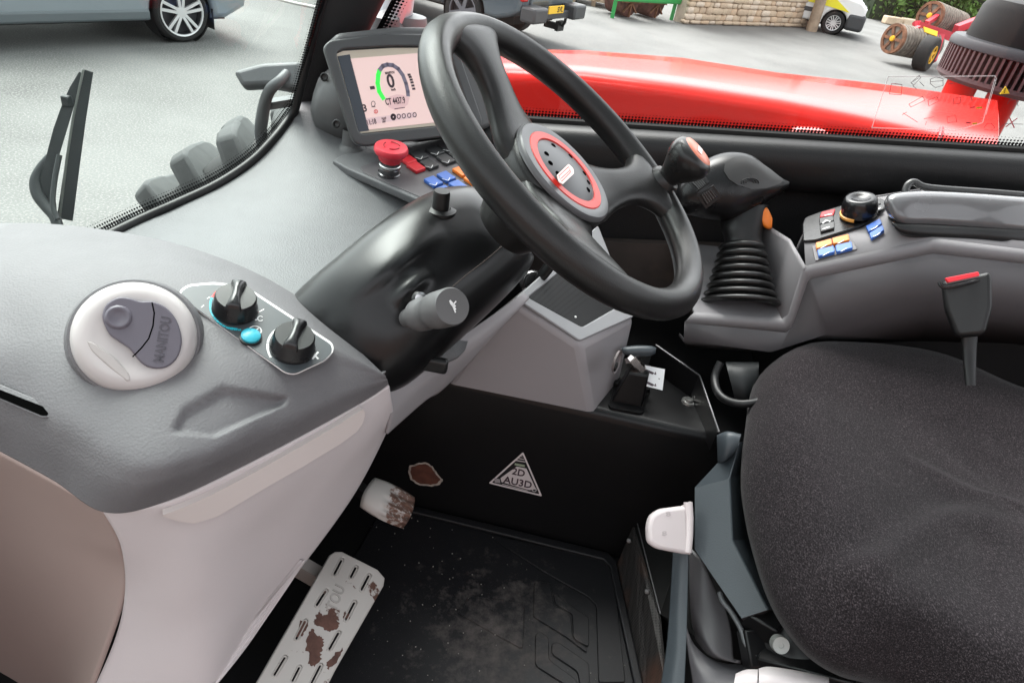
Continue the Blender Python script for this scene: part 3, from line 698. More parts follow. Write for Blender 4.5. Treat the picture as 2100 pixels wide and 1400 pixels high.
# bright mirror arm outside the pillar
ma = thing('outer_mirror', 'chrome and grey mirror on arm outside the windscreen pillar', 'mirror', pt(815, 75, 1.9))
lathe('mirror_shell', [(0.0, 0.22), (0.03, 0.21), (0.045, 0.15), (0.048, -0.1), (0.03, -0.2), (0, -0.21)], pt(815, 10, 2.0), V((0.1, 0, 1)), mat('chrome_grey', (0.42, 0.45, 0.48), 0.25, metal=0.2), ma, 24)
lathe('mirror_foot', [(0.0, 0.05), (0.05, 0.04), (0.06, 0.0), (0.05, -0.08)], pt(838, 62, 2.05), V((0, 0, 1)), M_mg, ma, 20)
lathe('indicator', [(0.0, 0.04), (0.04, 0.02), (0.05, -0.05)], pt(790, 50, 1.95), V((0, 0, 1)), M_dgrey, ma, 20)
tube('arm', [pt(790, 62, 1.95), pt(815, 60, 2.0), pt(838, 66, 2.05)], 0.02, M_mg, ma)
tube('stay', [pt(815, 60, 2.0), pt(812, 130, 2.05), V((-0.55, 1.75, -1.0))], 0.015, M_mg, ma)
# ------------------------------------------------------------------ cab shell
FZ = -1.05
M_dash = mat('dash_grey', (0.112, 0.115, 0.119), 0.55, spec=0.4, grain=(420, 0.45, 'voronoi'), var=0.05, varscale=30)
M_pod = mat('pod_grey', (0.122, 0.118, 0.124), 0.58, spec=0.4, grain=(430, 0.5, 'voronoi'), var=0.05, varscale=30)
M_lgrey = mat('light_grey_plastic', (0.565, 0.52, 0.525), 0.42, grain=(520, 0.22, 'noise'), var=0.02, varscale=10)
M_lwarm = mat('warm_light_trim', (0.50, 0.45, 0.435), 0.45, grain=(900, 0.1, 'noise'))
M_mgrey = mat('mid_grey_plastic', (0.30, 0.285, 0.295), 0.48, grain=(900, 0.10, 'noise'))
M_cons = mat('console_grey', (0.088, 0.083, 0.088), 0.5, grain=(650, 0.3, 'noise'), dust=(260, 0.70, 0.80, (0.16, 0.14, 0.13)))
M_consl = mat('console_band', (0.20, 0.193, 0.20), 0.52, grain=(650, 0.3, 'noise'))
M_slate = mat('slate_plastic', (0.042, 0.052, 0.060), 0.45, grain=(500, 0.3, 'noise'))
M_trim = mat('soft_black_trim', (0.010, 0.010, 0.0105), 0.42, spec=0.32, grain=(500, 0.4, 'voronoi'))
M_floor = mat('floor_rubber', (0.006, 0.006, 0.0065), 0.55, spec=0.25, grain=(200, 0.15, 'noise'), dust=(500, 0.68, 0.78, (0.08, 0.075, 0.07)))
def dusty(name, col, rough, c, r):
    """black rubber with a footprint-shaped cloud of grey dust round point c"""
    m = bpy.data.materials.new(name); nt, b, o = nodes_of(m); L = nt.links.new
    b.inputs['Roughness'].default_value = rough; b.inputs['Specular IOR Level'].default_value = 0.3
    tc = nt.nodes.new('ShaderNodeTexCoord'); vm = nt.nodes.new('ShaderNodeVectorMath'); vm.operation = 'DISTANCE'; vm.inputs[1].default_value = c; L(tc.outputs['Object'], vm.inputs[0])
    mr = nt.nodes.new('ShaderNodeMapRange'); L(vm.outputs['Value'], mr.inputs[0]); mr.inputs[1].default_value = 0.0; mr.inputs[2].default_value = r; mr.inputs[3].default_value = 0.21; mr.inputs[4].default_value = -0.24
    t = tex(nt, 'noise', 34, 8, 0.72); ad = nt.nodes.new('ShaderNodeMath'); ad.operation = 'ADD'; L(t.outputs['Fac'], ad.inputs[0]); L(mr.outputs[0], ad.inputs[1])
    t2 = tex(nt, 'noise', 900, 2); r2 = ramp(nt, t2.outputs['Fac'], [(0.70, (0, 0, 0)), (0.74, (1, 1, 1))])
    rp = ramp(nt, ad.outputs[0], [(0.52, (0, 0, 0)), (0.95, (1, 1, 1))])
    mx = nt.nodes.new('ShaderNodeMix'); mx.data_type = 'RGBA'; L(rp.outputs[0], mx.inputs[0]); mx.inputs[6].default_value = (*col, 1); mx.inputs[7].default_value = (0.15, 0.13, 0.12, 1)
    mx2 = nt.nodes.new('ShaderNodeMix'); mx2.data_type = 'RGBA'; L(r2.outputs[0], mx2.inputs[0]); L(mx.outputs[2], mx2.inputs[6]); mx2.inputs[7].default_value = (0.12, 0.11, 0.105, 1)
    L(mx2.outputs[2], b.inputs['Base Color'])
    rr = nt.nodes.new('ShaderNodeMapRange'); L(rp.outputs[0], rr.inputs[0]); rr.inputs[3].default_value = rough; rr.inputs[4].default_value = 0.9; L(rr.outputs[0], b.inputs['Roughness'])
    t3 = tex(nt, 'noise', 500, 2); bp = nt.nodes.new('ShaderNodeBump'); bp.inputs['Strength'].default_value = 0.15; bp.inputs['Distance'].default_value = 0.0006; L(t3.outputs['Fac'], bp.inputs['Height']); L(bp.outputs[0], b.inputs['Normal'])
    return m
M_mat = dusty('mat_rubber', (0.010, 0.010, 0.0115), 0.42, tuple(pz(1010, 1310, FZ)), 0.30)

tag(box('cab_floor', (0.35, 0.62, FZ - 0.02), (2.1, 1.5, 0.04), M_floor), kind='structure')
# riser of the right-hand footwell box, with its rounded top edge
ra_, rb_ = V((-0.62, 0.959, 0)), V((0.46, 0.884, 0)); rdir = (rb_ - ra_).normalized(); rn = V((rdir.y, -rdir.x, 0))
RISER = (V((ra_.x, ra_.y, -0.9)), rn)
LZ = -0.712
prof = [(0, FZ), (0, LZ - 0.018), (0.003, LZ - 0.008), (0.008, LZ - 0.002), (0.018, LZ), (0.46, LZ)]
secs = [[V((p.x, p.y, 0)) - rn * d + V((0, 0, z)) for d, z in prof] for p in (ra_, (ra_ + rb_) / 2, rb_)]
o = tag(loft('footwell_side_panel', secs, M_blackm, caps=False, closed=False, smooth=60), kind='structure'); face_cam(o)
# rounded bead where panel meets floor
# right wall of the cab, below the window
WY = 1.30
def sill_z(x): 
    a, b2 = pyy(1050, 245, WY), pyy(2100, 310, WY); return a.z + (b2.z - a.z) * (x - a.x) / (b2.x - a.x)
o = mesh('cab_side_wall', [V((-0.44, WY + 0.03, FZ)), V((1.5, WY + 0.03, FZ)), V((1.5, WY + 0.03, sill_z(1.5) - 0.03)), V((-0.44, WY + 0.03, sill_z(-0.44) - 0.03))], [(0, 1, 2, 3)], mat('wall_black', (0.008, 0.008, 0.009), 0.65, grain=(330, 0.4, 'voronoi')), None, 0); tag(o, kind='structure')
secs = []
for x in (-0.45, 0.1, 0.6, 1.1, 1.5):
    z = sill_z(x); secs.append([V((x, y, z + dz)) for y, dz in ((WY + 0.05, -0.004), (WY - 0.02, -0.002), (WY - 0.036, -0.006), (WY - 0.046, -0.018), (WY - 0.05, -0.04), (WY - 0.046, -0.07), (WY - 0.036, -0.088), (WY - 0.02, -0.098), (WY + 0.05, -0.1))])
o = loft('window_sill', secs, M_trim, caps=False, closed=False, smooth=60); tag(o, kind='structure'); face_cam(o)
# roof and rear wall of the cab
M_head = mat('headlining', (0.22, 0.21, 0.21), 0.8)
rf = thing('cab_roof', 'cab roof frame with tinted glass panel overhead', 'roof', V((0.5, 0.63, 0.76)))
for nm, c, s_ in (('frame_bar', (-0.42, 0.63, 0.80), (0.26, 1.46, 0.08)), ('frame_bar', (1.42, 0.63, 0.80), (0.26, 1.46, 0.08)), ('frame_bar', (0.5, -0.02, 0.80), (1.58, 0.16, 0.08)), ('frame_bar', (0.5, 1.28, 0.80), (1.58, 0.16, 0.08)), ('guard_bar', (0.5, 0.35, 0.86), (1.6, 0.03, 0.03)), ('guard_bar', (0.5, 0.63, 0.86), (1.6, 0.03, 0.03)), ('guard_bar', (0.5, 0.91, 0.86), (1.6, 0.03, 0.03))): box(nm, c, s_, M_head, rf, b=0.012)
mesh('glass_pane', [V((-0.30, 0.05, 0.81)), V((1.30, 0.05, 0.81)), V((1.30, 1.21, 0.81)), V((-0.30, 1.21, 0.81))], [(0, 3, 2, 1)], glass('roof_glass', (0.42, 0.46, 0.46), 0.6), rf, 0, recalc=False)
tag(box('cab_rear_wall', (1.55, 0.66, -0.65), (0.06, 1.4, 0.8), M_black), kind='structure')
for x, y in ((1.52, 1.30), (1.52, 0.02), (0.95, -0.06)): tag(box('cab_pillar', (x, y, 0.0 if x > 1 else -0.1), (0.08, 0.08, 1.54 if x > 1 else 1.74), M_black), kind='structure')
# lower dusty brown wall panel seen through the steering wheel
o = mesh('lower_wall_panel', [pyy(1130, 492, WY), pyy(1500, 506, WY), V((0.55, WY, LZ)), V((-0.1, WY, LZ))], [(0, 1, 2, 3)], mat('dusty_brown', (0.060, 0.047, 0.042), 0.7, var=0.35, varscale=9, dust=(14, 0.55, 0.75, (0.10, 0.075, 0.06))), None, 0); solid(o, 0.02); tag(o, kind='structure')

# windscreen pillar: black inside, red outer edge
def line_y(pxa, pxb, Y, z0, z1):
    a, b2 = pyy(*pxa, Y), pyy(*pxb, Y); f = lambda z: a + (b2 - a) * ((z - a.z) / (b2.z - a.z)); return f(z0), f(z1)
pf0, pf1 = line_y((602, 222), (664, 0), 1.22, -0.46, 0.75)
pr0, pr1 = line_y((752, 75), (790, 0), 1.33, -0.46, 0.75)
pl_ = thing('windscreen_pillar', 'black windscreen pillar with red outer edge between the two windows', 'pillar', V((-0.42, 1.26, -0.46)))
secs = [[a, (a + b2) / 2 + V((0.01, -0.035, 0)), b2, b2 + V((-0.01, 0.05, 0)), a + V((-0.03, 0.09, 0))] for a, b2 in ((pf0, pr0), ((pf0 + pf1) / 2, (pr0 + pr1) / 2), (pf1, pr1))]
loft('inner_trim', secs, mat('pillar_black', (0.013, 0.013, 0.014), 0.6, grain=(300, 0.3, 'voronoi')), pl_, smooth=60)
secs = [[b2 + V((-0.022, 0.014, 0)), b2 + V((-0.010, 0.014, 0)), b2 + V((-0.012, 0.03, 0)), b2 + V((-0.03, 0.03, 0))] for b2 in (pr0, (pr0 + pr1) / 2, pr1)]
loft('outer_edge', secs, M_red, pl_)

# windscreen glass
base = [V((-0.76, -0.2, -0.56)), V((-0.73, 0.2, -0.54)), V((-0.675, 0.55, -0.522)), pz(236, 468, -0.502), pz(350, 416, -0.488), pz(440, 374, -0.473), pz(510, 328, -0.452), pz(556, 282, -0.428), pz(590, 238, -0.405), pyy(604, 212, 1.195)]
lean = (pf1 - pf0).normalized()
base = spline(base, 4)
o = mesh('footwell_front_wall', [p + V((0.004, 0, -0.006)) for p in base] + [V((p.x + 0.02, p.y, FZ)) for p in base], grid_faces(2, len(base)), M_black, None, 60); tag(o, kind='structure')
top = [p + lean * ((0.75 - p.z) / lean.z) for p in base]
wsx = thing('windscreen', 'curved front windscreen with dotted black border', 'windscreen', base[len(base) // 2])
gl = mesh('glass_pane', base + top, grid_faces(2, len(base)), glass('windscreen_glass', (0.86, 0.94, 0.91), 0.8), wsx, 60); face_cam(gl)
def ribbon(name, pa, pb, m, parent, pitch=None):
    vs = []; 
    for a, b2 in zip(pa, pb): vs += [a, b2]
    fs = [(2 * i, 2 * i + 2, 2 * i + 3, 2 * i + 1) for i in range(len(pa) - 1)]
    me = bpy.data.meshes.new(name); me.from_pydata([tuple(v) for v in vs], [], fs); uv = me.uv_layers.new(name='UVMap'); s = [0.0]
    for a, b2 in zip(pa, pa[1:]): s.append(s[-1] + (b2 - a).length)
    for p in me.polygons:
        for li in p.loop_indices:
            vi = me.loops[li].vertex_index; uv.data[li].uv = (s[vi // 2], float(vi % 2))
    return link(name, me, m, parent, 0)
inn = V((0.008, -0.006, 0.0))
k0 = 8
edge = base[k0:] + [p for p in [pf0 + (pf1 - pf0) * f for f in (0.3, 0.55, 0.8, 1.0)]]
inner = []
for i, p in enumerate(edge):
    q = edge[min(i + 1, len(edge) - 1)] - edge[max(i - 1, 0)]; q.normalize(); nrm = q.cross(V((0.75, -0.3, 0.5))).normalized()
    if nrm.dot(V((-0.3, -0.6, 0.6))) < 0: nrm = -nrm
    inner.append(p + nrm * 0.020)
ribbon('dotted_border', [p + V((0.004, -0.004, 0)) for p in edge], [p + V((0.004, -0.004, 0)) for p in inner], frit_mat('frit_small', 0.0042), wsx)
tube('rubber_seal', [p + V((0.004, -0.004, -0.002)) for p in base[k0 - 4:]] + [pf0 + (pf1 - pf0) * f + V((-0.006, 0, 0)) for f in (0.3, 0.6, 1.0)], 0.008, M_black, wsx, seg=8, sub=2)

# side window glass with dotted border and printed load chart
SG = (V((0, WY + 0.012, 0)), V((0, -1, 0)))
sw = thing('side_window', 'right side window pane with dotted black lower border', 'window', V((0.4, WY + 0.012, -0.3)))
A = [V((x, WY + 0.012, sill_z(x) - 0.02)) for x in (-0.36, 1.5)]
face_cam(mesh('glass_pane', [A[0], A[1], V((1.5, WY + 0.012, 0.75)), V((0.03, WY + 0.012, 0.75))], [(0, 1, 2, 3)], glass('side_glass', (0.95, 0.97, 0.96), 0.8), sw, 0))
xs = [-0.36 + 1.86 * i / 30 for i in range(31)]
ribbon('dotted_border', [V((x, WY + 0.008, sill_z(x))) for x in xs], [V((x, WY + 0.008, sill_z(x) + 0.021)) for x in xs], frit_mat('frit', 0.0062), sw)
pe = [pr0 + (pr1 - pr0) * f + V((0.012, -0.01, 0)) for f in (0.0, 0.15, 0.3, 0.5, 1.0)]
ribbon('dotted_border', pe, [p + V((0.030, -0.012, 0)) for p in pe], frit_mat('frit', 0.0062), sw)
tube('rubber_seal', [V((x, WY + 0.004, sill_z(x) + 0.001)) for x in xs], 0.006, M_rubber, sw, seg=6)
CH = off(SG, 0.002)
ct = thing('load_chart', 'transparent printed load chart sticker on side window', 'sticker', ppl(1950, 220, CH))
w = 0.0009
s = Strokes(CH); s.line([(1822, 158), (2042, 156), (2015, 252), (1960, 268), (1788, 262), (1822, 158)], w * 1.3); s.line([(2042, 172), (2040, 156)], w); s.line([(2044, 160), (2022, 235)], w)
s.build('white_lines', mat('print_white', (0.85, 0.8, 0.8), 0.5), ct)
s = Strokes(CH)
for q in ([(1868, 170), (1885, 155), (1888, 160), (1874, 175), (1868, 170)], [(1872, 168), (1884, 160)], [(1886, 168), (1895, 177)], [(1872, 176), (1880, 184)], [(1908, 163), (1920, 158), (1934, 162), (1934, 176), (1918, 180), (1908, 172), (1908, 163)], [(1908, 168), (1934, 166)], [(1946, 171), (1954, 172)], [(1962, 169), (1976, 169)], [(2016, 172), (2030, 168)],
          [(1864, 214), (1892, 198), (1897, 206), (1868, 220), (1864, 214)], [(1903, 206), (1922, 199), (1925, 208), (1905, 218), (1903, 206)], [(1984, 206), (1992, 200), (1994, 207)], [(2004, 205), (2016, 202)], [(1852, 232), (1882, 251)], [(1850, 236), (1860, 230)], [(1895, 244), (1915, 240)], [(1900, 250), (1898, 256)], [(1955, 202), (1970, 200), (1970, 212), (1955, 214), (1955, 202)], [(1942, 240), (1960, 237), (1962, 250), (1944, 252), (1942, 240)],
          [(2075, 192), (2098, 191)], [(2018, 266), (2045, 268), (2060, 254), (2098, 255)], [(2066, 214), (2070, 206), (2084, 204), (2088, 218)]): s.line(q, w * 0.9)
s.build('black_lines', mat('print_black', (0.08, 0.05, 0.06), 0.5), ct)
s = Strokes(CH); s.line([(2070, 241), (2080, 262)], w * 2); s.line([(2086, 243), (2063, 260)], w * 2); s.line([(2018, 262), (2024, 254), (2034, 254), (2040, 262), (2032, 268)], w); s.line([(1835, 172), (1850, 174), (1848, 195), (1824, 193), (1828, 172), (1850, 174)], w); s.line([(1990, 221), (1998, 220)], w * 3); s.line([(1982, 252), (1990, 252)], w * 3)
s.build('red_lines', mat('print_red', (0.45, 0.03, 0.05), 0.5), ct)
wt_ = pplate('warning_triangle', [[(2050, 193), (2062, 177), (2070, 192)]], CH, 0.001, mat('print_yellow', (0.85, 0.55, 0.02), 0.4), ct)
s = Strokes(off(CH, 0.0015)); s.line([(2062, 181), (2060.5, 187)], w * 1.4); s.line([(2060.3, 189), (2060, 190.5)], w * 1.6); s.build('mark', M_black, wt_)
s = Strokes(CH); s.line([(2003, 222), (2013, 221)], w * 3); s.line([(1995, 254), (2003, 253)], w * 3); s.build('green_bars', mat('print_green', (0.25, 0.35, 0.02), 0.4), ct)

# wiper outside the windscreen
wl_pl = (pt(140, 300, 1.02), V((0.9, -0.25, 0.45)).normalized())
wp = thing('windscreen_wiper', 'black wiper arm and blade standing against the windscreen', 'wiper', pt(120, 460, 1.0))
M_wip = mat('wiper_grey', (0.020, 0.025, 0.026), 0.5, spec=0.3)
tw = lambda x, y, d=0.0: pt(x, y, 1.06 + d)
def wbar(nm, pts, wd_, m, t=0.008, par=wp):
    P = [tw(*p) for p in pts]; l, r = [], []
    for i, p in enumerate(P):
        d = (P[min(i + 1, len(P) - 1)] - P[max(i - 1, 0)]).normalized(); sd = d.cross(p.normalized()); wv = wd_[i] if isinstance(wd_, list) else wd_
        l.append(p + sd * wv / 2); r.append(p - sd * wv / 2)
    return plate3(nm, [l + r[::-1]], -P[0].normalized(), t, m, par, bevel=0.001)
wbar('blade', [(181, 145), (163, 240), (148, 340), (131, 462)], [0.014, 0.018, 0.020, 0.022], mat('blade_rubber', (0.012, 0.016, 0.017), 0.5, spec=0.3))
wbar('rubber_lip', [(171, 143), (150, 240), (136, 330), (120, 462)], 0.0035, mat('lip_grey', (0.09, 0.10, 0.09), 0.4), t=0.014)
wbar('yoke', [(168, 150), (152, 185), (140, 215), (122, 270), (108, 320), (95, 372), (104, 440)], [0.008, 0.013, 0.015, 0.017, 0.016, 0.018, 0.014], M_wip, t=0.010)
tube('arm', [tw(x, y, 0.012) for x, y in ((108, 318), (86, 345), (74, 372), (78, 400), (95, 425), (112, 445), (120, 470))], [0.007, 0.008, 0.009, 0.009, 0.008, 0.008, 0.008], M_wip, wp, sub=4)
box('clip', tw(137, 207, -0.008), (0.012, 0.012, 0.016), M_wip, wp, b=0.002)
tube('washer_pipe', [tw(122, 318, -0.004), tw(112, 370, -0.004), tw(108, 420, -0.004), tw(118, 450, -0.004)], 0.004, M_wip, wp, sub=3)

# ------------------------------------------------------------------ dashboard
db = thing('dashboard', 'grey moulded dashboard with light grey lower panel', 'dashboard', V((-0.35, 0.6, -0.9)))
def xw(y):      # windscreen line in plan
    ps = sorted((p.y, p.x) for p in base)
    for (y0, x0), (y1, x1) in zip(ps, ps[1:]):
        if y0 <= y <= y1: return x0 + (x1 - x0) * (y - y0) / max(1e-6, y1 - y0)
    return ps[0][1] if y < ps[0][0] else ps[-1][1]
def bz(y):
    ps = sorted((p.y, p.z) for p in base)
    for (y0, x0), (y1, x1) in zip(ps, ps[1:]):
        if y0 <= y <= y1: return x0 + (x1 - x0) * (y - y0) / max(1e-6, y1 - y0)
    return ps[0][1] if y < ps[0][0] else ps[-1][1]
rows = []
for j in range(41):
    y = 0.59 + 0.67 * j / 40; r = []
    xe = -0.20 + 0.14 * smooth01((y - 0.60) / 0.16)
    for i in range(31):
        f = i / 30; x0 = xw(y); x = x0 + (xe - x0) * f
        zb = bz(y) - 0.004; zm = -0.482 + 0.045 * smooth01((y - 0.9) / 0.32)
        z = zb + (zm - zb) * smooth01(f / 0.45) - 0.05 * smooth01((f - 0.8) / 0.2) ** 2
        z += 0.010 * math.sin(math.pi * min(1, f * 1.4)) 
        r.append(V((x, y, z)))
    rows.append(r)
o = face_cam(mesh('dash_top', [p for r in rows for p in r], grid_faces(41, 31), M_dash, db, 60)); solid(o, 0.006)
T_dash = bvh(o)
# front apron of the dash to the right of the column
o = mesh('dash_apron', [V((-0.065, 0.92, -0.50)), V((-0.065, 1.30, -0.46)), V((-0.12, 1.30, -0.72)), V((-0.12, 0.96, -0.72))], [(0, 1, 2, 3)], M_cons, db, 0); face_cam(o); solid(o, 0.006)

# instrument pod on the left: one moulded sheet with recesses
back = [(-160, 470, -.455), (0, 458, -.432), (150, 463, -.425), (330, 492, -.425), (480, 540, -.43), (600, 602, -.44), (700, 685, -.455), (786, 766, -.473)]
r1 = [(-160, 560, -.425), (-10, 545, -.410), (140, 545, -.404), (340, 552, -.404), (475, 585, -.412), (594, 640, -.424), (694, 712, -.443), (789, 769, -.475)]
r2 = [(-160, 690, -.430), (-10, 680, -.425), (140, 690, -.420), (320, 700, -.420), (455, 720, -.426), (590, 735, -.438), (692, 752, -.455), (791, 772, -.477)]
r3 = [(-160, 770, -.448), (0, 780, -.448), (140, 840, -.452), (310, 905, -.458), (450, 880, -.460), (590, 820, -.463), (700, 790, -.470), (793, 776, -.481)]
r35 = [(-160, 805, -.470), (0, 850, -.474), (128, 915, -.480), (262, 985, -.484), (400, 960, -.482), (560, 885, -.482), (716, 810, -.482), (795, 780, -.484)]
r4 = [(-160, 840, -.505), (0, 925, -.515), (110, 985, -.52), (215, 1050, -.527), (345, 1026, -.522), (530, 939, -.512), (735, 829, -.502), (797, 788, -.492)]
g = patch_pts([[pz(*p) for p in r] for r in (back, r1, r2, r3, r35, r4)], 24, 22)
REC_T = [(376, 838), (457, 792), (592, 814), (584, 832), (440, 896), (350, 884)]
REC_C = [(335, 585), (352, 566), (400, 552), (470, 556), (520, 572), (715, 712), (735, 745), (715, 772), (640, 800), (600, 792), (540, 748), (350, 625)]
def nrm_at(g, j, i):
    a = g[min(j + 1, len(g) - 1)][i] - g[max(j - 1, 0)][i]; b2 = g[j][min(i + 1, len(g[0]) - 1)] - g[j][max(i - 1, 0)]
    n = a.cross(b2)
    if n.length < 1e-12: return V((0, 0, 1))
    n.normalize(); return n if n.z > 0 else -n
g2 = []
for j in range(len(g)):
    row = []
    for i in range(len(g[0])):
        p = g[j][i]; x, y = proj(p); d = 0.0
        if 300 < x < 640 and 760 < y < 920: d += 0.007 * smooth01((poly_dist(x, y, REC_T) + 2) / 11)
        row.append(p - nrm_at(g, j, i) * d)
    g2.append(row)
pod = face_cam(mesh('pod_top', [p for r in g2 for p in r], grid_faces(len(g2), len(g2[0])), M_pod, db, 70)); T_pod = bvh(pod); solid(pod, 0.004)
lc = [r[0] + V((0.002, 0.002, -0.003)) for r in g2 if r[0].y > 0.535]
o = loft('pod_end', [lc, [V((p.x + 0.01, p.y + 0.04, -1.04)) for p in lc]], M_pod, db, caps=False, closed=False, smooth=60); solid(o, 0.004)
# lower light panel
l0 = [(212, 1050, -.528), (345, 1029, -.524), (530, 942, -.514), (735, 832, -.504), (799, 792, -.494)]
l1 = [(248, 1120, -.585), (385, 1090, -.575), (560, 1000, -.56), (745, 870, -.535), (803, 820, -.52)]
l2 = [(256, 1215, -.67), (400, 1190, -.65), (560, 1085, -.64), (740, 915, -.575), (806, 840, -.545)]
l3 = [(232, 1320, -.75), (410, 1290, -.73), (560, 1170, -.72), (735, 960, -.63), (806, 855, -.57)]
l4 = [(160, 1480, -.86), (408, 1424, -.825), (530, 1277, -.805), (716, 1030, -.70), (802, 868, -.60)]
low = patch('lower_panel', [[pz(*p) for p in r] for r in (l0, l1, l2, l3, l4)], M_lgrey, db, 10, 10, thick=0.005); T_low = bvh(low)
patch('under_column_panel', [[pt(*p) for p in r] for r in ([(780, 800, .80), (860, 745, .87), (960, 680, .95), (1075, 600, 1.04)], [(800, 845, .82), (890, 770, .90), (990, 700, .97), (1085, 612, 1.04)], [(795, 890, .85), (872, 822, .94), (922, 786, 1.0), (1070, 625, 1.035)])], M_mgrey, db, 8, 8, thick=0.004)
# band along its foot with moulded ribs
def strip_on(tree, pts_a, pts_b, name, m, parent, lift):
    A_ = []; 
    for a, b2 in zip(pts_a, pts_b):
        pa, na = cast(tree, *a); pb, nb = cast(tree, *b2)
        if pa is None or pb is None: continue
        A_.append((pa + na * 0.0004, pa + na * lift, pb + nb * lift, pb + nb * 0.0004))
    return loft(name, [list(q) for q in A_], m, parent, smooth=40)
def lerp_px(P, Q, f): return [(a[0] + (b2[0] - a[0]) * f, a[1] + (b2[1] - a[1]) * f) for a, b2 in zip(P, Q)]
Ea = [(283, 1402), (400, 1368), (466, 1316), (517, 1266), (575, 1196), (616, 1146)]; Eb = [(420, 1430), (456, 1390), (500, 1332), (541, 1270), (590, 1196), (622, 1144)]
Za = [-.835, -.815, -.805, -.790, -.765, -.745]
Ea = spline([pz(x, y, z) * 0.99 for (x, y), z in zip(Ea, Za)], 5); Eb = spline([pz(x, y, z - 0.012) * 0.99 for (x, y), z in zip(Eb, Za)], 5); gr = []
for a, b2 in zip(Ea, Eb): gr.append([a.lerp(b2, k / 40) * (1.0 - 0.0012 * math.sin(k / 40 * math.pi * 9)) for k in range(41)])
solid(face_cam(mesh('ribbed_band', [p for r in gr for p in r], grid_faces(len(gr), 41), M_lgrey, low, 60)), 0.004)
# rounded light trim set under the pod lip
TA = [(333, 1043), (338, 1041), (350, 1037), (375, 1028), (430, 1004), (520, 958), (610, 908), (690, 862), (730, 836), (736, 832), (740, 838)]
TB = [(336, 1046), (345, 1051), (365, 1057), (395, 1062), (440, 1049), (530, 996), (620, 945), (690, 903), (724, 878), (736, 862), (741, 845)]
strip_on(T_low, TA, TB, 'trim_strip', mat('beige_trim', (0.60, 0.54, 0.52), 0.45), db, 0.007)
surf_pts = []
for x_, y_ in spline([V(p) for p in TB], 3):
    q, n = cast(T_low, x_ + 1, y_ + 3)
    if q is not None: surf_pts.append(q + n * 0.0006)
tube('trim_gap', surf_pts, 0.0016, mat('gap_grey', (0.20, 0.17, 0.165), 0.6), db, 6)
# door-side end panel
sp = [[pz(-160, 842, -.507), pz(0, 928, -.517), pz(110, 988, -.522), pz(213, 1051, -.529)],
      [pyy(-160, 1000, .50), pyy(0, 1030, .47), pyy(130, 1080, .435), pz(246, 1120, -.587)],
      [pyy(-160, 1200, .51), pyy(0, 1200, .48), pyy(140, 1210, .44), pz(254, 1215, -.672)],
      [pyy(-160, 1520, .52), pyy(0, 1500, .49), pyy(90, 1490, .45), pz(158, 1480, -.862)]]
patch('end_panel', sp, mat('taupe_panel', (0.33, 0.25, 0.228), 0.6, var=0.03, varscale=4), db, 8, 8, thick=0.004)
# slot by the door
sl = cast_plane(T_pod, [(5, 800), (95, 845), (90, 835), (10, 815)])
sl2 = off((sl[0], V((0.1, -0.45, 0.9)).normalized()), 0.0015)
b = pplate('slot_frame', [[(-40, 770), (0, 788), (96, 828), (112, 842), (108, 856), (88, 858), (0, 820), (-40, 802)]], sl2, 0.002, M_pod, db, bevel=0.0008, rnd=0.006)
pplate('slot', [[(-40, 786), (0, 799), (90, 834), (100, 843), (98, 852), (86, 852), (0, 816), (-40, 800)]], off(sl2, 0.0021), 0.0006, mat('void_black', (0.002, 0.002, 0.002), 0.9, spec=0.0), b, rnd=0.004)

# air vent
vc, vn = cast(T_pod, 278, 700)
vax = (-vc.normalized() + V((-0.05, 0, 0.10))).normalized(); vc = pt(277, 690, vc.dot(FWD) - 0.026); VR = 0.0525
vt = thing('air_vent', 'round light grey air vent with dark egg-shaped shutter on the dashboard', 'air vent', vc)
lathe('collar', [(VR * 0.98, -0.011), (VR * 1.05, -0.012), (VR * 1.09, -0.018), (VR * 1.15, -0.034), (VR * 1.2, -0.06)], vc, vax, M_pod, vt, 60)
M_vent = mat('vent_white', (0.47, 0.44, 0.435), 0.4, grain=(900, 0.08, 'noise'))
ring = lathe('vent_ring', [(0.0, 0.002), (VR * 0.45, 0.002), (VR * 0.62, 0.0045), (VR * 0.74, 0.0052), (VR * 0.84, 0.0040), (VR * 0.91, 0.001), (VR * 0.965, -0.004), (VR, -0.010), (VR * 0.98, -0.014)], vc, vax, M_vent, vt, 60, smooth=60)
VP = (vc + vax * 0.0045, vax)
z4 = lambda pts: [(x / 2.295, 450 + y / 2.295) for x, y in pts]
egg = z4([(484, 470), (492, 420), (515, 390), (560, 368), (610, 372), (660, 386), (720, 388), (780, 415), (825, 465), (850, 530), (855, 590), (835, 650), (795, 690), (745, 703), (690, 692), (650, 660), (610, 610), (560, 575), (515, 540)])
egg = [tuple(p) for p in spline([V(p) for p in egg], 5, closed=True)]
fl = pplate('shutter', [egg], VP, 0.004, mat('shutter_violet_grey', (0.105, 0.095, 0.118), 0.42, grain=(700, 0.15, 'noise')), vt, bevel=0.0016)
VP2 = off(VP, 0.0042)
s = Strokes(VP2); s.line(z4([(716, 392), (726, 440), (720, 500), (700, 560), (665, 605), (625, 645)]), 0.0012); s.build('shutter_gap', mat('void_black', (0.002, 0.002, 0.002), 0.9), fl)
dc = ppl(*z4([(557, 460)])[0], VP2)
lathe('thumb_dish', [(0.0, 0.0004), (0.006, 0.0008), (0.0082, 0.0024), (0.0095, 0.0022), (0.0112, 0.0)], dc, vax, mat('shutter_violet_grey', (0.1, 0.09, 0.11), 0.4), fl, 28, smooth=60)
text('maker_name', 'MANITOU', ppl(*z4([(768, 672)])[0], VP2), ppl(*z4([(806, 462)])[0], VP2), vax, mat('emboss_grey', (0.06, 0.054, 0.068), 0.4), fl, h=0.0085)
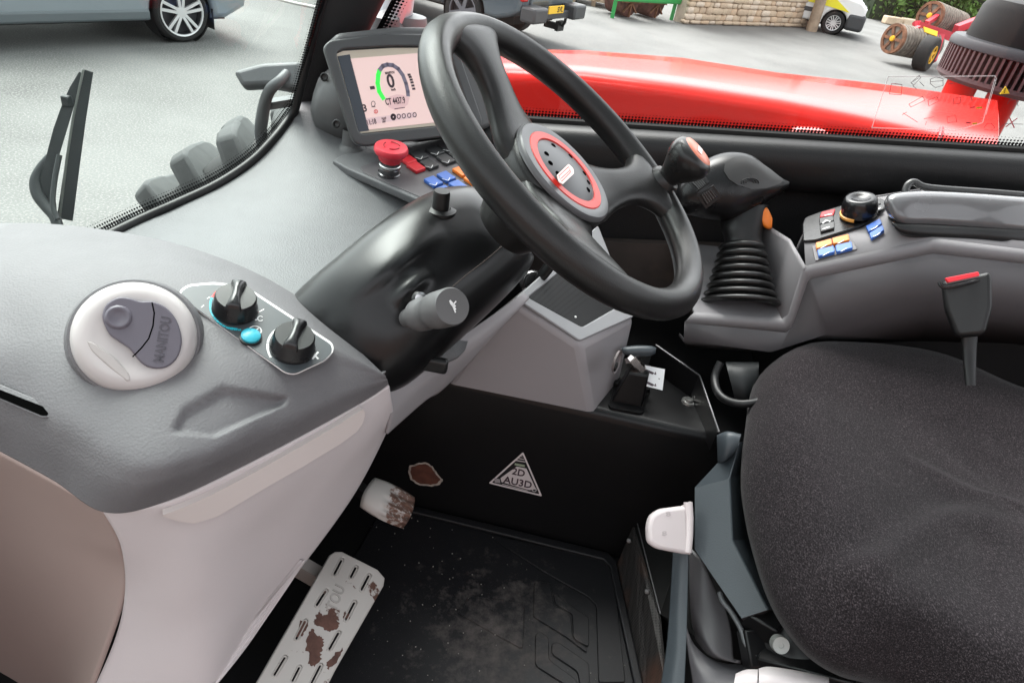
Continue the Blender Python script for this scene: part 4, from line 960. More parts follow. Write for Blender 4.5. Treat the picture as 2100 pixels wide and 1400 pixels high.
for q in ([(405, 570), (440, 578), (540, 650), (610, 725), (620, 755), (600, 765), (520, 700), (430, 620)],):
    pplate('finger_groove', [z4(q)], off(VP, -0.0030), 0.004, mat('vent_groove', (0.40, 0.37, 0.36), 0.4), ring, bevel=0.0015, rnd=0.004)

# climate control plate
CP = cast_plane(T_pod, [(380, 605), (500, 595), (680, 712), (600, 762)])
dmax = max((cast(T_pod, x, y)[0] - CP[0]).dot(CP[1]) for x in range(370, 685, 15) for y in range(580, 770, 15) if poly_dist(x, y, [(366, 600), (385, 586), (440, 581), (505, 590), (682, 706), (684, 722), (668, 740), (605, 769), (585, 766), (376, 617)]) > 0)
CP = off(CP, dmax - 0.0008)
cpt = thing('climate_panel', 'dark climate control plate with white outline and two knobs', 'control panel', CP[0])
outl = [(366, 600), (385, 586), (440, 581), (505, 590), (682, 706), (684, 722), (668, 740), (605, 769), (585, 766), (376, 617)]
inn_ = [(369.5, 600.5), (387, 588), (440, 583.4), (504, 592.3), (679.3, 707.3), (681, 721.5), (666, 738), (604.8, 766.7), (586, 763.8), (378.5, 615.2)]
pplate('backing', [outl], CP, 0.002, mat('plate_white_line', (0.8, 0.78, 0.78), 0.4), cpt, rnd=0.006)
pplate('face', [inn_], off(CP, 0.0021), 0.0006, mat('plate_slate', (0.045, 0.052, 0.058), 0.4), cpt, rnd=0.005)
CQ = off(CP, 0.0030); cn = CP[1]
def knob(px, nm, lab, ang):
    c = ppl(*px, CQ); r = 0.0212
    k = lathe(nm, [(r * 1.08, 0.0), (r * 1.06, 0.004), (r, 0.006), (r * 0.97, 0.017), (r * 0.9, 0.0195), (0, 0.0195)], c, cn, M_blackg, cpt, 40)
    ex, ey, n = axes(cn); d = ex * math.cos(ang) + ey * math.sin(ang); sd = n.cross(d); S = []
    for u, hw, hh in ((-1.0, 0.55, 0.2), (-0.85, 0.62, 0.75), (-0.45, 0.42, 1), (0, 0.36, 1), (0.45, 0.42, 1), (0.85, 0.62, 0.75), (1.0, 0.55, 0.2)):
        q = c + d * (u * r) + n * 0.018; hw *= r * 0.62; hh *= 0.0105
        S.append([q - sd * hw, q - sd * hw * 0.82 + n * hh * 0.8, q - sd * hw * 0.4 + n * hh, q + sd * hw * 0.4 + n * hh, q + sd * hw * 0.82 + n * hh * 0.8, q + sd * hw])
    loft('grip', S, M_blackg, k, smooth=70, sub=4); return k
knob((482, 634), 'temperature_knob', '', 0.25); knob((600, 713), 'fan_knob', '', 0.1)
M_cy = mat('print_cyan', (0.02, 0.42, 0.52), 0.4); M_pw = mat('print_pale', (0.8, 0.8, 0.8), 0.4); M_pr = mat('print_scarlet', (0.75, 0.03, 0.03), 0.4)
s = Strokes(CQ)
for a0 in range(176, 296, 9): s.arc((483, 632), 53, 43, a0, a0 + (7 if a0 < 215 else 4.5), 0.0022, 3, rot=20)
s.line([(470, 672), (486, 674)], 0.0018)
s.build('cold_scale', M_cy, cpt)
s = Strokes(CQ); s.arc((483, 632), 53, 44, 146, 172, 0.0022, 4, rot=20); s.line([(522, 630), (528, 640)], 0.002); s.build('hot_scale', M_pr, cpt)
s = Strokes(CQ)
for a0, a1 in ((150, 172), (176, 198), (202, 214), (216, 226), (228, 236)): s.arc((600, 713), 52, 46, a0 - 10, a1 - 10, 0.0022, 4, rot=20)
s.arc((523, 678), 13, 9.5, 0, 360, 0.0012); s.line([(516, 673), (530, 683)], 0.001); s.line([(530, 673), (516, 683)], 0.001)
s.line([(532, 639), (541, 634)], 0.0012); s.arc((534, 653), 5.5, 5, 40, 320, 0.0012, 10); s.line([(524, 656), (526, 655)], 0.0014)
s.line([(640, 722), (652, 735)], 0.0022); s.line([(652, 722), (641, 735)], 0.0022); s.line([(425, 612), (430, 609)], 0.001); s.line([(413, 630), (418, 626)], 0.001)
s.build('white_marks', M_pw, cpt)
bc = ppl(514, 692, CQ); lathe('recirculation_button', [(0.0095, 0.0), (0.0095, 0.004), (0.0075, 0.0055), (0.0, 0.006)], bc, cn, mat('button_cyan', (0.03, 0.36, 0.46), 0.35), cpt, 24)
lathe('button_collar', [(0.011, -0.001), (0.011, 0.0015), (0.0095, 0.0018)], bc, cn, M_black, cpt, 24)
# ------------------------------------------------------------------ steering wheel and column
SN = V((math.cos(.985) * math.cos(-.18), math.cos(.985) * math.sin(-.18), math.sin(.985))).normalized(); SC = V((.0326, .7508, -.2482))
S1 = V((0, 0, 1)).cross(SN).normalized(); S2 = SN.cross(S1)
def SW(ang, r, h): a = RAD(ang); return SC + (S1 * math.cos(a) + S2 * math.sin(a)) * r + SN * h
M_wheel = mat('wheel_leather', (0.011, 0.0105, 0.0105), 0.34, spec=0.38, grain=(900, 0.35, 'voronoi'), rvar=0.06)
stw = thing('steering_wheel', 'black three-spoke steering wheel with red ring badge', 'steering wheel', SC - SN * 0.03)
R_, r_ = 0.1915, 0.0175
vs = []
for i in range(96):
    a = 360 * i / 96
    for j in range(16):
        b2 = 2 * math.pi * j / 16; sq = 1.0 + 0.05 * math.cos(4 * b2)
        vs.append(SW(a, R_ + r_ * 0.98 * sq * math.cos(b2), r_ * 1.02 * sq * math.sin(b2)))
mesh('rim', vs, grid_faces(96, 16, True, True), M_wheel, stw, 80)
for ang in (80, -35, 203):
    S = []
    for r, h, w, th in ((0.045, -0.036, 0.052, 0.016), (0.068, -0.034, 0.048, 0.015), (0.09, -0.028, 0.036, 0.0145), (0.115, -0.018, 0.028, 0.014), (0.14, -0.009, 0.029, 0.014), (0.16, -0.003, 0.040, 0.0145), (0.178, 0.0, 0.062, 0.015), (0.19, 0.0, 0.075, 0.012)):
        c = SW(ang, r, h); td = (-S1 * math.sin(RAD(ang)) + S2 * math.cos(RAD(ang)))
        S.append(superellipse(c, td * w, SN * th, 2.6, 20))
    loft('spoke', S, M_wheel, stw, smooth=80, sub=4)
lathe('hub', [(0.0, -0.016), (0.05, -0.016), (0.062, -0.018), (0.0685, -0.022), (0.071, -0.030), (0.070, -0.045), (0.06, -0.06), (0.05, -0.08), (0.046, -0.105), (0.04, -0.12)], SC, SN, M_wheel, stw, 60, smooth=60)
bg = lathe('badge_ring', [(0.0, -0.0145), (0.044, -0.0145), (0.056, -0.0138), (0.060, -0.0128), (0.067, -0.0135), (0.0695, -0.0165), (0.0695, -0.02)], SC, SN, mat('badge_dark', (0.10, 0.10, 0.105), 0.35), stw, 60)
lathe('red_ring', [(0.044, -0.0142), (0.045, -0.0128), (0.0545, -0.0128), (0.0555, -0.0138)], SC, SN, mat('badge_red', (0.62, 0.03, 0.02), 0.35), bg, 60)
lathe('badge_dome', [(0.0, -0.008), (0.022, -0.0092), (0.037, -0.0120), (0.0435, -0.0142)], SC, SN, mat('badge_grey', (0.085, 0.085, 0.09), 0.38), bg, 48, smooth=60)
for a in (120, 145, -60, -35, 170, 10, 60, -90):
    c = SC + (S1 * math.cos(RAD(a)) + S2 * math.sin(RAD(a))) * 0.033 - SN * 0.0108; lathe('dimple', [(0.0, 0.0), (0.003, 0.0001), (0.0036, -0.001)], c, SN, mat('void_black', (0.002, 0.002, 0.002), 0.9, spec=0.0), bg, 14)
bp_ = (SC - SN * 0.0070, SN)
bd = pplate('badge_plate', [[(1141, 360), (1165, 337), (1175, 347), (1176, 357), (1153, 379), (1146, 375)]], bp_, 0.001, mat('badge_pink', (0.85, 0.62, 0.58), 0.3), bg, rnd=0.003)
s = Strokes(off(bp_, 0.0012)); s.line([(1146, 361), (1166, 342), (1171, 352), (1152, 372), (1146, 361)], 0.0009); s.line([(1151, 366), (1169, 349)], 0.0009); s.build('badge_mark', mat('badge_red', (0.6, 0.03, 0.02), 0.35), bd)
# spinner knob
kb_c = SW(-35, R_, 0.0)
kn = thing('spinner_knob', 'black mushroom spinner knob with orange cap clamped to steering wheel', 'steering knob', kb_c)
M_knob = mat('knob_black', (0.012, 0.0115, 0.0115), 0.32, spec=0.4, rvar=0.08)
kax = (SN + S1 * 0.0).normalized()
lathe('clamp', [(0.023, 0.002), (0.0225, 0.015), (0.019, 0.022), (0.013, 0.024)], kb_c, kax, M_wheel, kn, 28)
lathe('knob_body', [(0.015, 0.020), (0.0155, 0.025), (0.018, 0.030), (0.0225, 0.038), (0.028, 0.047), (0.0305, 0.055), (0.0305, 0.062), (0.028, 0.068), (0.023, 0.0715), (0.0, 0.0715)], kb_c, kax, M_knob, kn, 36, smooth=60)
cp_ = lathe('cap', [(0.023, 0.0710), (0.022, 0.0727), (0.012, 0.0740), (0.0, 0.0743)], kb_c, kax, mat('cap_orange', (0.70, 0.22, 0.14), 0.35), kn, 32, smooth=60)
e1_, e2_, _ = axes(kax); Kp = lambda u, v: kb_c + kax * 0.0747 + e1_ * u + e2_ * v
mesh('cap_mark', [Kp(-.012, -.004), Kp(.012, -.004), Kp(.012, .004), Kp(-.012, .004)], [(0, 1, 2, 3)], mat('badge_pink', (0.85, 0.62, 0.58), 0.3), cp_, 0)

clm = thing('steering_column', 'glossy black steering column shroud with stalk', 'steering column', V((-0.12, 0.66, -0.62)))
shroud = sil_loft('shroud', [((585, 628), (745, 868), .84, .07), ((640, 577), (790, 822), .85, .085), ((695, 534), (850, 778), .86, .095), ((765, 479), (925, 712), .88, .10), ((835, 430), (995, 648), .91, .10), ((900, 396), (1055, 588), .94, .095), ((955, 386), (1088, 545), .96, .085), ((990, 392), (1092, 520), .97, .06), ((1002, 420), (1060, 500), .97, .03)], mat('shroud_black', (0.006, 0.006, 0.0065), 0.30, spec=0.4, grain=(600, 0.12, 'noise')), clm, e=2.5, sub=14, n=130, smooth=180)
# moulded ridges: a blade along the top and a swelling over the stalk
def poly_d(x, y, P_):
    best = (1e9, 0.0, 0.0); L_ = 0.0
    tot = sum((V(b2) - V(a)).length for a, b2 in zip(P_, P_[1:]))
    for a, b2 in zip(P_, P_[1:]):
        vx, vy = b2[0] - a[0], b2[1] - a[1]; ln = math.hypot(vx, vy); t_ = max(0, min(1, ((x - a[0]) * vx + (y - a[1]) * vy) / ln ** 2))
        dx, dy = x - a[0] - vx * t_, y - a[1] - vy * t_; d = math.hypot(dx, dy)
        if d < best[0]: best = (d, (L_ + t_ * ln) / tot, 1.0 if vx * dy - vy * dx > 0 else -1.0)
        L_ += ln
    return best
shroud.data.update()
new = []
for v in shroud.data.vertices:
    d_ = 0.0
    if v.normal.dot(v.co) < 0:
        x, y = proj(v.co)
        for P_, h_, w0, w1 in (([(705, 618), (770, 578), (840, 530), (912, 468)], 0.009, 40, 15), ([(800, 628), (845, 590), (888, 556)], 0.011, 18, 14)):
            d0, f_, sg = poly_d(x, y, P_); w_ = w1 if sg > 0 else w0
            d_ += h_ * math.exp(-(d0 / w_) ** 2) * math.sin(math.pi * max(0.0, min(1.0, f_))) ** 1.2
    new.append(v.co + v.normal * d_)
for v, c in zip(shroud.data.vertices, new): v.co = c
shroud.data.update()
T_sh = bvh(shroud)
# top shell ridge and joint line
def surf_tube(tree, pts, rad, name, m, parent, lift=0.0, sub=4):
    P = []
    for x, y in spline([V(p) for p in pts], sub):
        q, n = cast(tree, x, y)
        if q is not None: P.append(q + n * lift)
    return tube(name, P, rad, m, parent, seg=8)
surf_tube(T_sh, [(1038, 497), (1000, 530), (955, 565), (912, 602)], 0.0007, 'joint_line', mat('joint_brown', (0.05, 0.035, 0.03), 0.6), clm, 0.0001)
# stalk
sq, sn_ = cast(T_sh, 838, 652)
M_st = mat('stalk_grey', (0.10, 0.098, 0.10), 0.45, rvar=0.05)
s_a, s_b = sq - sn_ * 0.0, pt(928, 628, sq.dot(FWD) - 0.105); sd_ = (s_b - s_a); sl_ = sd_.length; sd_.normalize()
stk = lathe('control_stalk', [(0.011, -0.01), (0.012, sl_ * 0.25), (0.018, sl_ * 0.28), (0.0185, sl_ * 0.42), (0.0165, sl_ * 0.45), (0.0165, sl_ * 0.62), (0.019, sl_ * 0.65), (0.0195, sl_ * 0.70), (0.0195, sl_ * 0.97), (0.018, sl_), (0.0, sl_)], s_a, sd_, M_st, clm, 36)
e1_, e2_, _ = axes(sd_); hp_ = (s_b + sd_ * 0.0006, sd_)
s = Strokes(hp_); s.line([(923, 617), (933, 628)], 0.0022); s.line([(935, 618), (928, 626), (934, 640)], 0.0014); s.line([(924, 621), (934, 634)], 0.0018); s.build('horn_mark', M_pw, stk)
lathe('stalk_pin', [(0.0, 0.012), (0.007, 0.010), (0.008, 0.0)], pt(858, 612, sq.dot(FWD) - 0.02), sn_, M_steel, clm, 16)
# height adjuster pin on top of the shroud
q, n = cast(T_sh, 905, 425); kp = thing('column_release_knob', 'small black knob standing on steering column shroud', 'knob', q)
up_ = (V((0, 0, 1)) + n * 0.15).normalized()
lathe('knob_stem', [(0.0105, -0.004), (0.0105, 0.018), (0.0095, 0.022), (0, 0.0222)], pt(903, 425, q.dot(FWD)), up_, M_black, kp, 22)
lathe('knob_base', [(0.019, -0.006), (0.019, -0.001), (0.012, 0.001)], pt(905, 427, q.dot(FWD)), up_, M_black, kp, 22)
q, n = cast(T_sh, 885, 742)
if q is not None: box('tilt_lever', q + n * 0.004, (0.035, 0.012, 0.02), M_black, clm, b=0.004)

# ------------------------------------------------------------------ display terminal
dn = V((math.sin(RAD(38)) * math.cos(RAD(28)), -math.cos(RAD(38)) * math.cos(RAD(28)), math.sin(RAD(28))))
DP = (pt(770, 190, 1.13), dn)
dt_ = thing('display_terminal', 'grey display terminal showing a pink screen with green gauge', 'display', pz(700, 300, -.44))
M_dc = mat('terminal_grey', (0.085, 0.088, 0.09), 0.5, grain=(500, 0.25, 'noise'))
fo = [(660, 100), (672, 86), (790, 72), (870, 73), (925, 78), (985, 250), (980, 268), (960, 276), (745, 302), (728, 298), (718, 286)]
case = pplate('case', [fo], off(DP, -0.062), 0.055, M_dc, dt_, bevel=0.008, rnd=0.008)
M_dc2 = M_dc
pplate('bezel', [fo, [(686, 112), (700, 104), (800, 98), (915, 98), (962, 246), (955, 254), (740, 276), (732, 272)]], off(DP, -0.008), 0.010, mat('bezel_dark', (0.055, 0.058, 0.06), 0.45), dt_, bevel=0.003, rnd=0.008)
scr = pplate('screen_frame', [[(687, 113), (702, 106), (800, 100), (915, 99), (962, 246), (955, 252), (738, 274)]], off(DP, -0.0065), 0.003, mat('screen_cream', (0.58, 0.52, 0.42), 0.4), dt_)
DQ = off(DP, -0.0033)
pplate('side_band', [[(692, 116), (717, 112), (757, 268), (736, 271)]], DQ, 0.0006, mat('screen_slate', (0.05, 0.06, 0.075), 0.3), scr)
pplate('screen', [[(718, 121), (850, 110), (920, 108), (962, 244), (756, 266)]], DQ, 0.0006, mat('screen_pink', (0.72, 0.53, 0.50), 0.3, emit=0.10), scr)
DT = off(DQ, 0.0009)
zz_ = lambda pts: [(620 + x / 5.384, 60 + y / 5.384) for x, y in pts]
s = Strokes(DT); s.line(zz_([(895, 765), (850, 690), (832, 600), (838, 510), (850, 465)]), 0.0075); s.build('green_gauge', mat('gauge_green', (0.03, 0.55, 0.06), 0.3, emit=0.25), scr)
s = Strokes(DT); s.line(zz_([(856, 450), (890, 408), (940, 393), (1000, 400), (1060, 440), (1110, 510), (1145, 600), (1165, 690), (1168, 730)]), 0.0068); s.build('grey_gauge', mat('gauge_grey', (0.22, 0.20, 0.27), 0.3), scr)
pplate('hour_field', [zz_([(930, 790), (960, 745), (1040, 722), (1120, 730), (1180, 760), (1165, 830), (1110, 880), (1020, 895), (950, 860)])], DQ, 0.0008, mat('field_pink', (0.62, 0.42, 0.42), 0.3, emit=0.1), scr)
pplate('status_bar', [zz_([(700, 985), (1255, 915), (1255, 975), (715, 1060)])], DQ, 0.0008, mat('bar_pink', (0.60, 0.44, 0.45), 0.3, emit=0.1), scr)
Zp = lambda x, y: zz_([(x, y)])[0]
M_ink = mat('screen_ink', (0.05, 0.03, 0.04), 0.4)
for tx, a, b2, h in (('0', (952, 648), (1030, 638), .0215), ('CT 4437.9', (925, 838), (1140, 815), .0105), ('MANITOU', (918, 500), (1020, 488), .004), ('3', (676, 912), (718, 906), .0115), ('11:18', (722, 1060), (822, 1042), .0085), ('20°', (885, 1032), (935, 1025), .0085), ('km/h', (985, 682), (1032, 676), .004)):
    ptext('screen_text', tx, Zp(*a), Zp(*b2), DT, M_ink, scr, h)
s = Strokes(DT)
for i, (x, y) in enumerate(((1180, 505), (1192, 530), (1203, 560), (1212, 590), (1222, 625), (1232, 660))): s.line([Zp(x - 12, y), Zp(x + 10, y - 2)], 0.0035)
s.line([Zp(757, 650), Zp(790, 645)], 0.005)
for x in (1005, 1065, 1120, 1180, 1240): s.arc(Zp(x, 970 - (x - 1005) * 0.10), 3.5, 4.5, 0, 360, 0.0014 if x > 1010 else 0.004, 10)
s.arc(Zp(783, 825), 4, 5.5, 0, 360, 0.001, 10); s.line([Zp(765, 860), Zp(805, 856)], 0.001); s.line([Zp(1020, 880), Zp(1130, 865)], 0.0012)
s.build('screen_icons', M_ink, scr)
s = Strokes(DT); s.arc(Zp(812, 910), 3.6, 3.6, 0, 360, 0.0011, 12); s.line([Zp(812, 920), Zp(812, 900)], 0.0014); s.build('brake_icon', mat('icon_red', (0.75, 0.04, 0.05), 0.4), scr)
# round housing and foot
lathe('rear_housing', [(0.0, 0.055), (0.03, 0.052), (0.052, 0.038), (0.062, 0.0), (0.06, -0.04)], pt(706, 215, 1.215), V((-0.82, -0.15, 0.2)), M_dc, dt_, 40, smooth=70)
for x, y in ((665, 158), (690, 254)):
    c = pt(x, y, 1.155); lathe('fixing_screw', [(0.0, -0.002), (0.004, -0.001), (0.0055, 0.0015), (0.0075, 0.0005)], c, -c.normalized() + V((-0.5, 0, 0)), M_black, dt_, 16)
foot = pt(722, 300, 1.20)
lathe('foot', [(0.030, -0.012), (0.028, -0.004), (0.018, 0.004), (0.016, 0.03)], foot, V((0, 0, 1)), M_dc, dt_, 28)

# ------------------------------------------------------------------ switch panel behind the column
KP = plane3(pz(690, 345, -.438), pz(960, 300, -.415), pz(900, 425, -.433))
sp_ = thing('switch_panel', 'raised grey switch panel with coloured push keys behind steering wheel', 'switch panel', ppl(820, 360, KP))
pplate('base', [[(684, 345), (700, 334), (725, 326), (1000, 285), (1060, 420), (930, 440), (880, 436), (710, 360)]], off(KP, -0.012), 0.014, M_dash, sp_, bevel=0.003)
KQ = off(KP, 0.002)
pplate('inset', [[(738, 344), (800, 322), (1000, 290), (1040, 410), (900, 422), (745, 355)]], KQ, 0.0015, M_cons, sp_, bevel=0.0006)
KQ = off(KQ, 0.0016); d1, d2 = (25, -9), (26, 18)
keys = [((835, 331), 'red'), ((853, 347), 'red'), ((859, 323), 'blk'), ((880, 341), 'blk'), ((892, 314), 'blk'), ((914, 331), 'blk'), ((917, 307), 'blk'), ((938, 324), 'blk'), ((889, 377), 'blue'), ((915, 367), 'blue'), ((939, 385), 'blue'), ((913, 396), 'blue'), ((947, 356), 'org'), ((970, 374), 'org'), ((975, 345), 'org'), ((996, 362), 'org')]
KM = {'red': mat('key_red', (0.55, 0.02, 0.03), 0.4), 'blk': mat('key_black', (0.035, 0.036, 0.038), 0.45), 'blue': mat('key_blue', (0.035, 0.12, 0.42), 0.4), 'org': mat('key_orange', (0.75, 0.19, 0.02), 0.4)}
def key(par, px, m, pl, d1, d2, th=0.006, nm='key', k=0.42, mark=True):
    x, y = px; q = [(x + (-d1[0] - d2[0]) * k * .95, y + (-d1[1] - d2[1]) * k * .95), (x + (d1[0] - d2[0]) * k * .95, y + (d1[1] - d2[1]) * k * .95), (x + (d1[0] + d2[0]) * k * .95, y + (d1[1] + d2[1]) * k * .95), (x + (-d1[0] + d2[0]) * k * .95, y + (-d1[1] + d2[1]) * k * .95)]
    o = pplate(nm, [q], pl, th, m, par, bevel=0.0012, rnd=0.0015)
    if mark:
        s = Strokes(off(pl, th + 0.0004)); k2 = 0.3
        s.line([(x - d1[0] * k2 * .7 - d2[0] * .12, y - d1[1] * k2 * .7 - d2[1] * .12), (x + d2[0] * k2 * .6, y + d2[1] * k2 * .6), (x + d1[0] * k2, y + d1[1] * k2)], 0.0010); s.build('icon', M_pw, o)
for px, c in keys: key(sp_, px, KM[c], KQ, d1, d2, mark=c in ('blk', 'blue'))
es_b = ppl(798, 358, KQ)
es = thing('emergency_stop', 'red mushroom emergency stop button on chrome collar', 'stop button', es_b)
eax = (V((0.05, -0.1, 1))).normalized()
lathe('collar', [(0.0185, -0.003), (0.0185, 0.004), (0.0165, 0.005), (0.0165, 0.012), (0.0175, 0.013), (0.0165, 0.015), (0.0165, 0.024)], es_b, eax, mat('collar_metal', (0.12, 0.12, 0.125), 0.22, metal=0.85), es, 36)
lathe('collar_band', [(0.0168, 0.0155), (0.0178, 0.0165), (0.0178, 0.019), (0.0168, 0.02)], es_b, eax, M_steel, es, 36)
M_stop = mat('stop_red', (0.60, 0.025, 0.045), 0.38)
hd_ = lathe('mushroom_head', [(0.016, 0.024), (0.019, 0.028), (0.020, 0.034), (0.0255, 0.038), (0.0275, 0.042), (0.0275, 0.046), (0.0255, 0.0495), (0.018, 0.0505), (0.0, 0.0510)], es_b, eax, M_stop, es, 40, smooth=50)
ex_, ey_, _ = axes(eax); b = Bag()
for a0 in (0, 120, 240):
    P = [es_b + eax * 0.0512 + (ex_ * math.cos(RAD(a0 + t)) + ey_ * math.sin(RAD(a0 + t))) * (0.013) for t in range(0, 81, 16)]; b.tube(P, 0.0009, 6)
b.build('arrows', mat('stop_dark_red', (0.35, 0.012, 0.02), 0.4), hd_)

# ------------------------------------------------------------------ light grey box with black tray
YB = 0.905
bx0 = plane3(pyy(920, 785, YB), pyy(1215, 846, YB), pyy(1165, 695, YB))
zt_ = pyy(1190, 706, YB).z
cb = thing('storage_box', 'light grey moulded box with black tray beside the steering column', 'storage box', pyy(1100, 810, YB))
A0, A1 = pyy(918, 786, YB), pyy(1216, 846, YB)           # foot of the front face
B0, B1 = pyy(1052, 618, YB + .005), pyy(1189, 708, YB + .005)
def up_to(p, y, z): return V((p.x, y, z))
F_ = [A0, A1, B1, B0]
z1 = B1.z; R2 = pz(1302, 652, z1); R1 = pz(1262, 770, LZ + 0.01)
L2 = pz(1160, 525, z1 + 0.01)
vs = [A0, A1, B1, B0, V((R2.x + 0.005, 1.02, LZ)), R2, L2, V((A0.x, 1.05, LZ))]
o = mesh('box_shell', vs, [(0, 1, 2, 3), (1, 4, 5, 2), (3, 2, 5, 6), (7, 0, 3, 6), (4, 7, 6, 5)], M_mgrey, cb, 30); bev(o, 0.010, 3); face_cam(o)
# raised light rim round the tray
rimp = plane3(B0, B1, R2)
def shrink(P, k): c = sum(P, V((0, 0, 0))) / len(P); return [c + (p - c) * k for p in P]
Q = [B0 + V((0, .006, 0)), B1 + V((-.004, .006, 0)), R2 + V((-.004, 0, 0)), L2]
ex_, ey_, ez_ = axes(rimp[1]); 
plate3('tray_rim', [Q, [ppl(x, y, rimp) for x, y in ((1080, 612), (1191, 673), (1266, 630), (1160, 548))]], rimp[1], 0.006, mat('tray_rim_grey', (0.27, 0.275, 0.285), 0.45), cb, bevel=0.002, rnd=0.006)
tr = plate3('tray', [[ppl(x, y, rimp) for x, y in ((1076, 614), (1192, 677), (1274, 630), (1158, 543))]], rimp[1], 0.002, M_black, cb)
for k in range(9):
    f = k / 9; a = (1092 + 72 * f, 612 + 42 * f); b2 = (1150 + 85 * f, 552 + 52 * f); ss = Strokes(off(rimp, 0.0024)); ss.line([a, b2], 0.003); ss.build('tray_groove', mat('groove_black', (0.004, 0.004, 0.004), 0.6), tr)
q = ppl(1180, 650, off(rimp, 0.003)); lathe('tray_clip', [(0.0, 0.002), (0.0015, 0.0015), (0.002, 0)], q, rimp[1], M_pw, cb, 10)
# ignition lock
igc = pt(1092, 578, 1.13); ig = thing('ignition_lock', 'chrome ringed ignition lock with black key', 'ignition', igc)
iax = (-igc.normalized() + V((0.35, 0, 0.1))).normalized()
lathe('lock_ring', [(0.019, -0.012), (0.0195, 0.0), (0.0165, 0.004), (0.013, 0.003)], igc, iax, M_steel, ig, 30)
lathe('lock_core', [(0.0135, 0.0), (0.013, 0.006), (0.0, 0.007)], igc, iax, M_black, ig, 24)
ky = sil_loft('key', [((1098, 566), (1100, 590), 1.115, .006), ((1112, 545), (1118, 575), 1.105, .008), ((1128, 525), (1136, 552), 1.095, .008), ((1140, 512), (1142, 530), 1.09, .005)], M_black, ig, n=16)
# bolt recess on the box's side
q = pt(1266, 742, 1.10); lathe('bolt_recess', [(0.0, -0.004), (0.018, -0.003), (0.02, 0.001)], q, V((0.9, -0.35, 0.1)), mat('recess_grey', (0.16, 0.14, 0.14), 0.5), cb, 24)
lathe('bolt', [(0.0, 0.003), (0.007, 0.002), (0.008, 0.0)], pt(1262, 752, 1.095), V((0.9, -0.35, 0.1)), M_blackm, cb, 12)

# ------------------------------------------------------------------ ledge: lever, sticker, bent plate
lvb = pz(1290, 812, LZ)
lv = thing('park_lever', 'black T-handled pull lever on bracket with bright stem', 'lever', lvb)
S = [[pz(x, y, z) for x, y, z in q] for q in ([(1252, 802, LZ), (1315, 818, LZ), (1322, 792, LZ), (1262, 776, LZ)],)]
b0 = [pz(1252, 826, LZ), pz(1316, 838, LZ), pz(1326, 800, LZ), pz(1266, 788, LZ)]
cen = sum(b0, V((0, 0, 0))) / 4; top_ = [cen + (p - cen) * 0.62 + V((0.004, 0.0, 0.062)) for p in b0]
bev(loft('bracket', [b0, top_], M_blackm, lv, smooth=20), 0.003)
fl_ = plate3('flange', [[pz(1246, 838, LZ), pz(1318, 852, LZ), pz(1335, 790, LZ), pz(1262, 776, LZ)]], V((0, 0, 1)), 0.004, M_blackm, lv, rnd=0.01)
for x, y in ((1264, 788), (1325, 800)): lathe('bolt', [(0.0, 0.007), (0.006, 0.006), (0.007, 0.0)], pz(x, y, LZ + 0.004), V((0, 0, 1)), M_blackm, fl_, 8)
tc_ = sum(top_, V((0, 0, 0))) / 4
stem_t = pt(1300, 742, tc_.dot(FWD) - 0.005); sx_ = (stem_t - tc_).normalized()
lathe('stem', [(0.010, -0.004), (0.010, 0.012), (0.0125, 0.013), (0.0125, 0.026), (0.010, 0.027), (0.008, 0.034)], tc_, sx_, mat('stem_steel', (0.75, 0.70, 0.66), 0.2, metal=1.0), lv, 6, smooth=20)
hc_ = pt(1308, 727, stem_t.dot(FWD))
tube('neck', [tc_ + sx_ * 0.03, hc_], [0.008, 0.010], M_black, lv, 12)
sil_loft('handle', [((1274, 712), (1277, 724), stem_t.dot(FWD), .006), ((1285, 710), (1288, 729), stem_t.dot(FWD), .011), ((1310, 708), (1311, 731), stem_t.dot(FWD), .012), ((1334, 709), (1333, 730), stem_t.dot(FWD), .011), ((1346, 713), (1344, 725), stem_t.dot(FWD), .005)], M_slate, lv, n=20)
LS = (pz(1340, 775, LZ + 0.0015), V((0, 0, 1)))
# sticker stands on the bracket's upright tab
lsp = (pt(1338, 775, tc_.dot(FWD) - 0.0), (V((0.05, -0.75, 0.65))).normalized())
ls = pplate('lever_sticker', [[(1318, 748), (1363, 757), (1358, 800), (1317, 790)]], lsp, 0.002, mat('sticker_white', (0.74, 0.76, 0.77), 0.5)); tag(ls, 'white sticker with two black lever pictograms beside the pull lever', 'sticker')
for dy in (0, 24):
    s = Strokes(off(lsp, 0.0024)); s.line([(1325, 759 + dy), (1338, 765 + dy)], 0.0042); s.line([(1337, 764 + dy), (1345, 767 + dy), (1344, 763 + dy)], 0.0016); s.build('pictogram', M_ink, ls)
s = Strokes(off(lsp, 0.0024)); s.line([(1351, 776), (1352.5, 777)], 0.0016); s.build('dot', M_ink, ls)
b = Bag(); b.bar(pt(1338, 776, tc_.dot(FWD) + 0.03), tc_ + V((0, 0.01, -0.02)), 0.012, 0.004); tb = b.build('sticker_tab', M_blackm, lv)
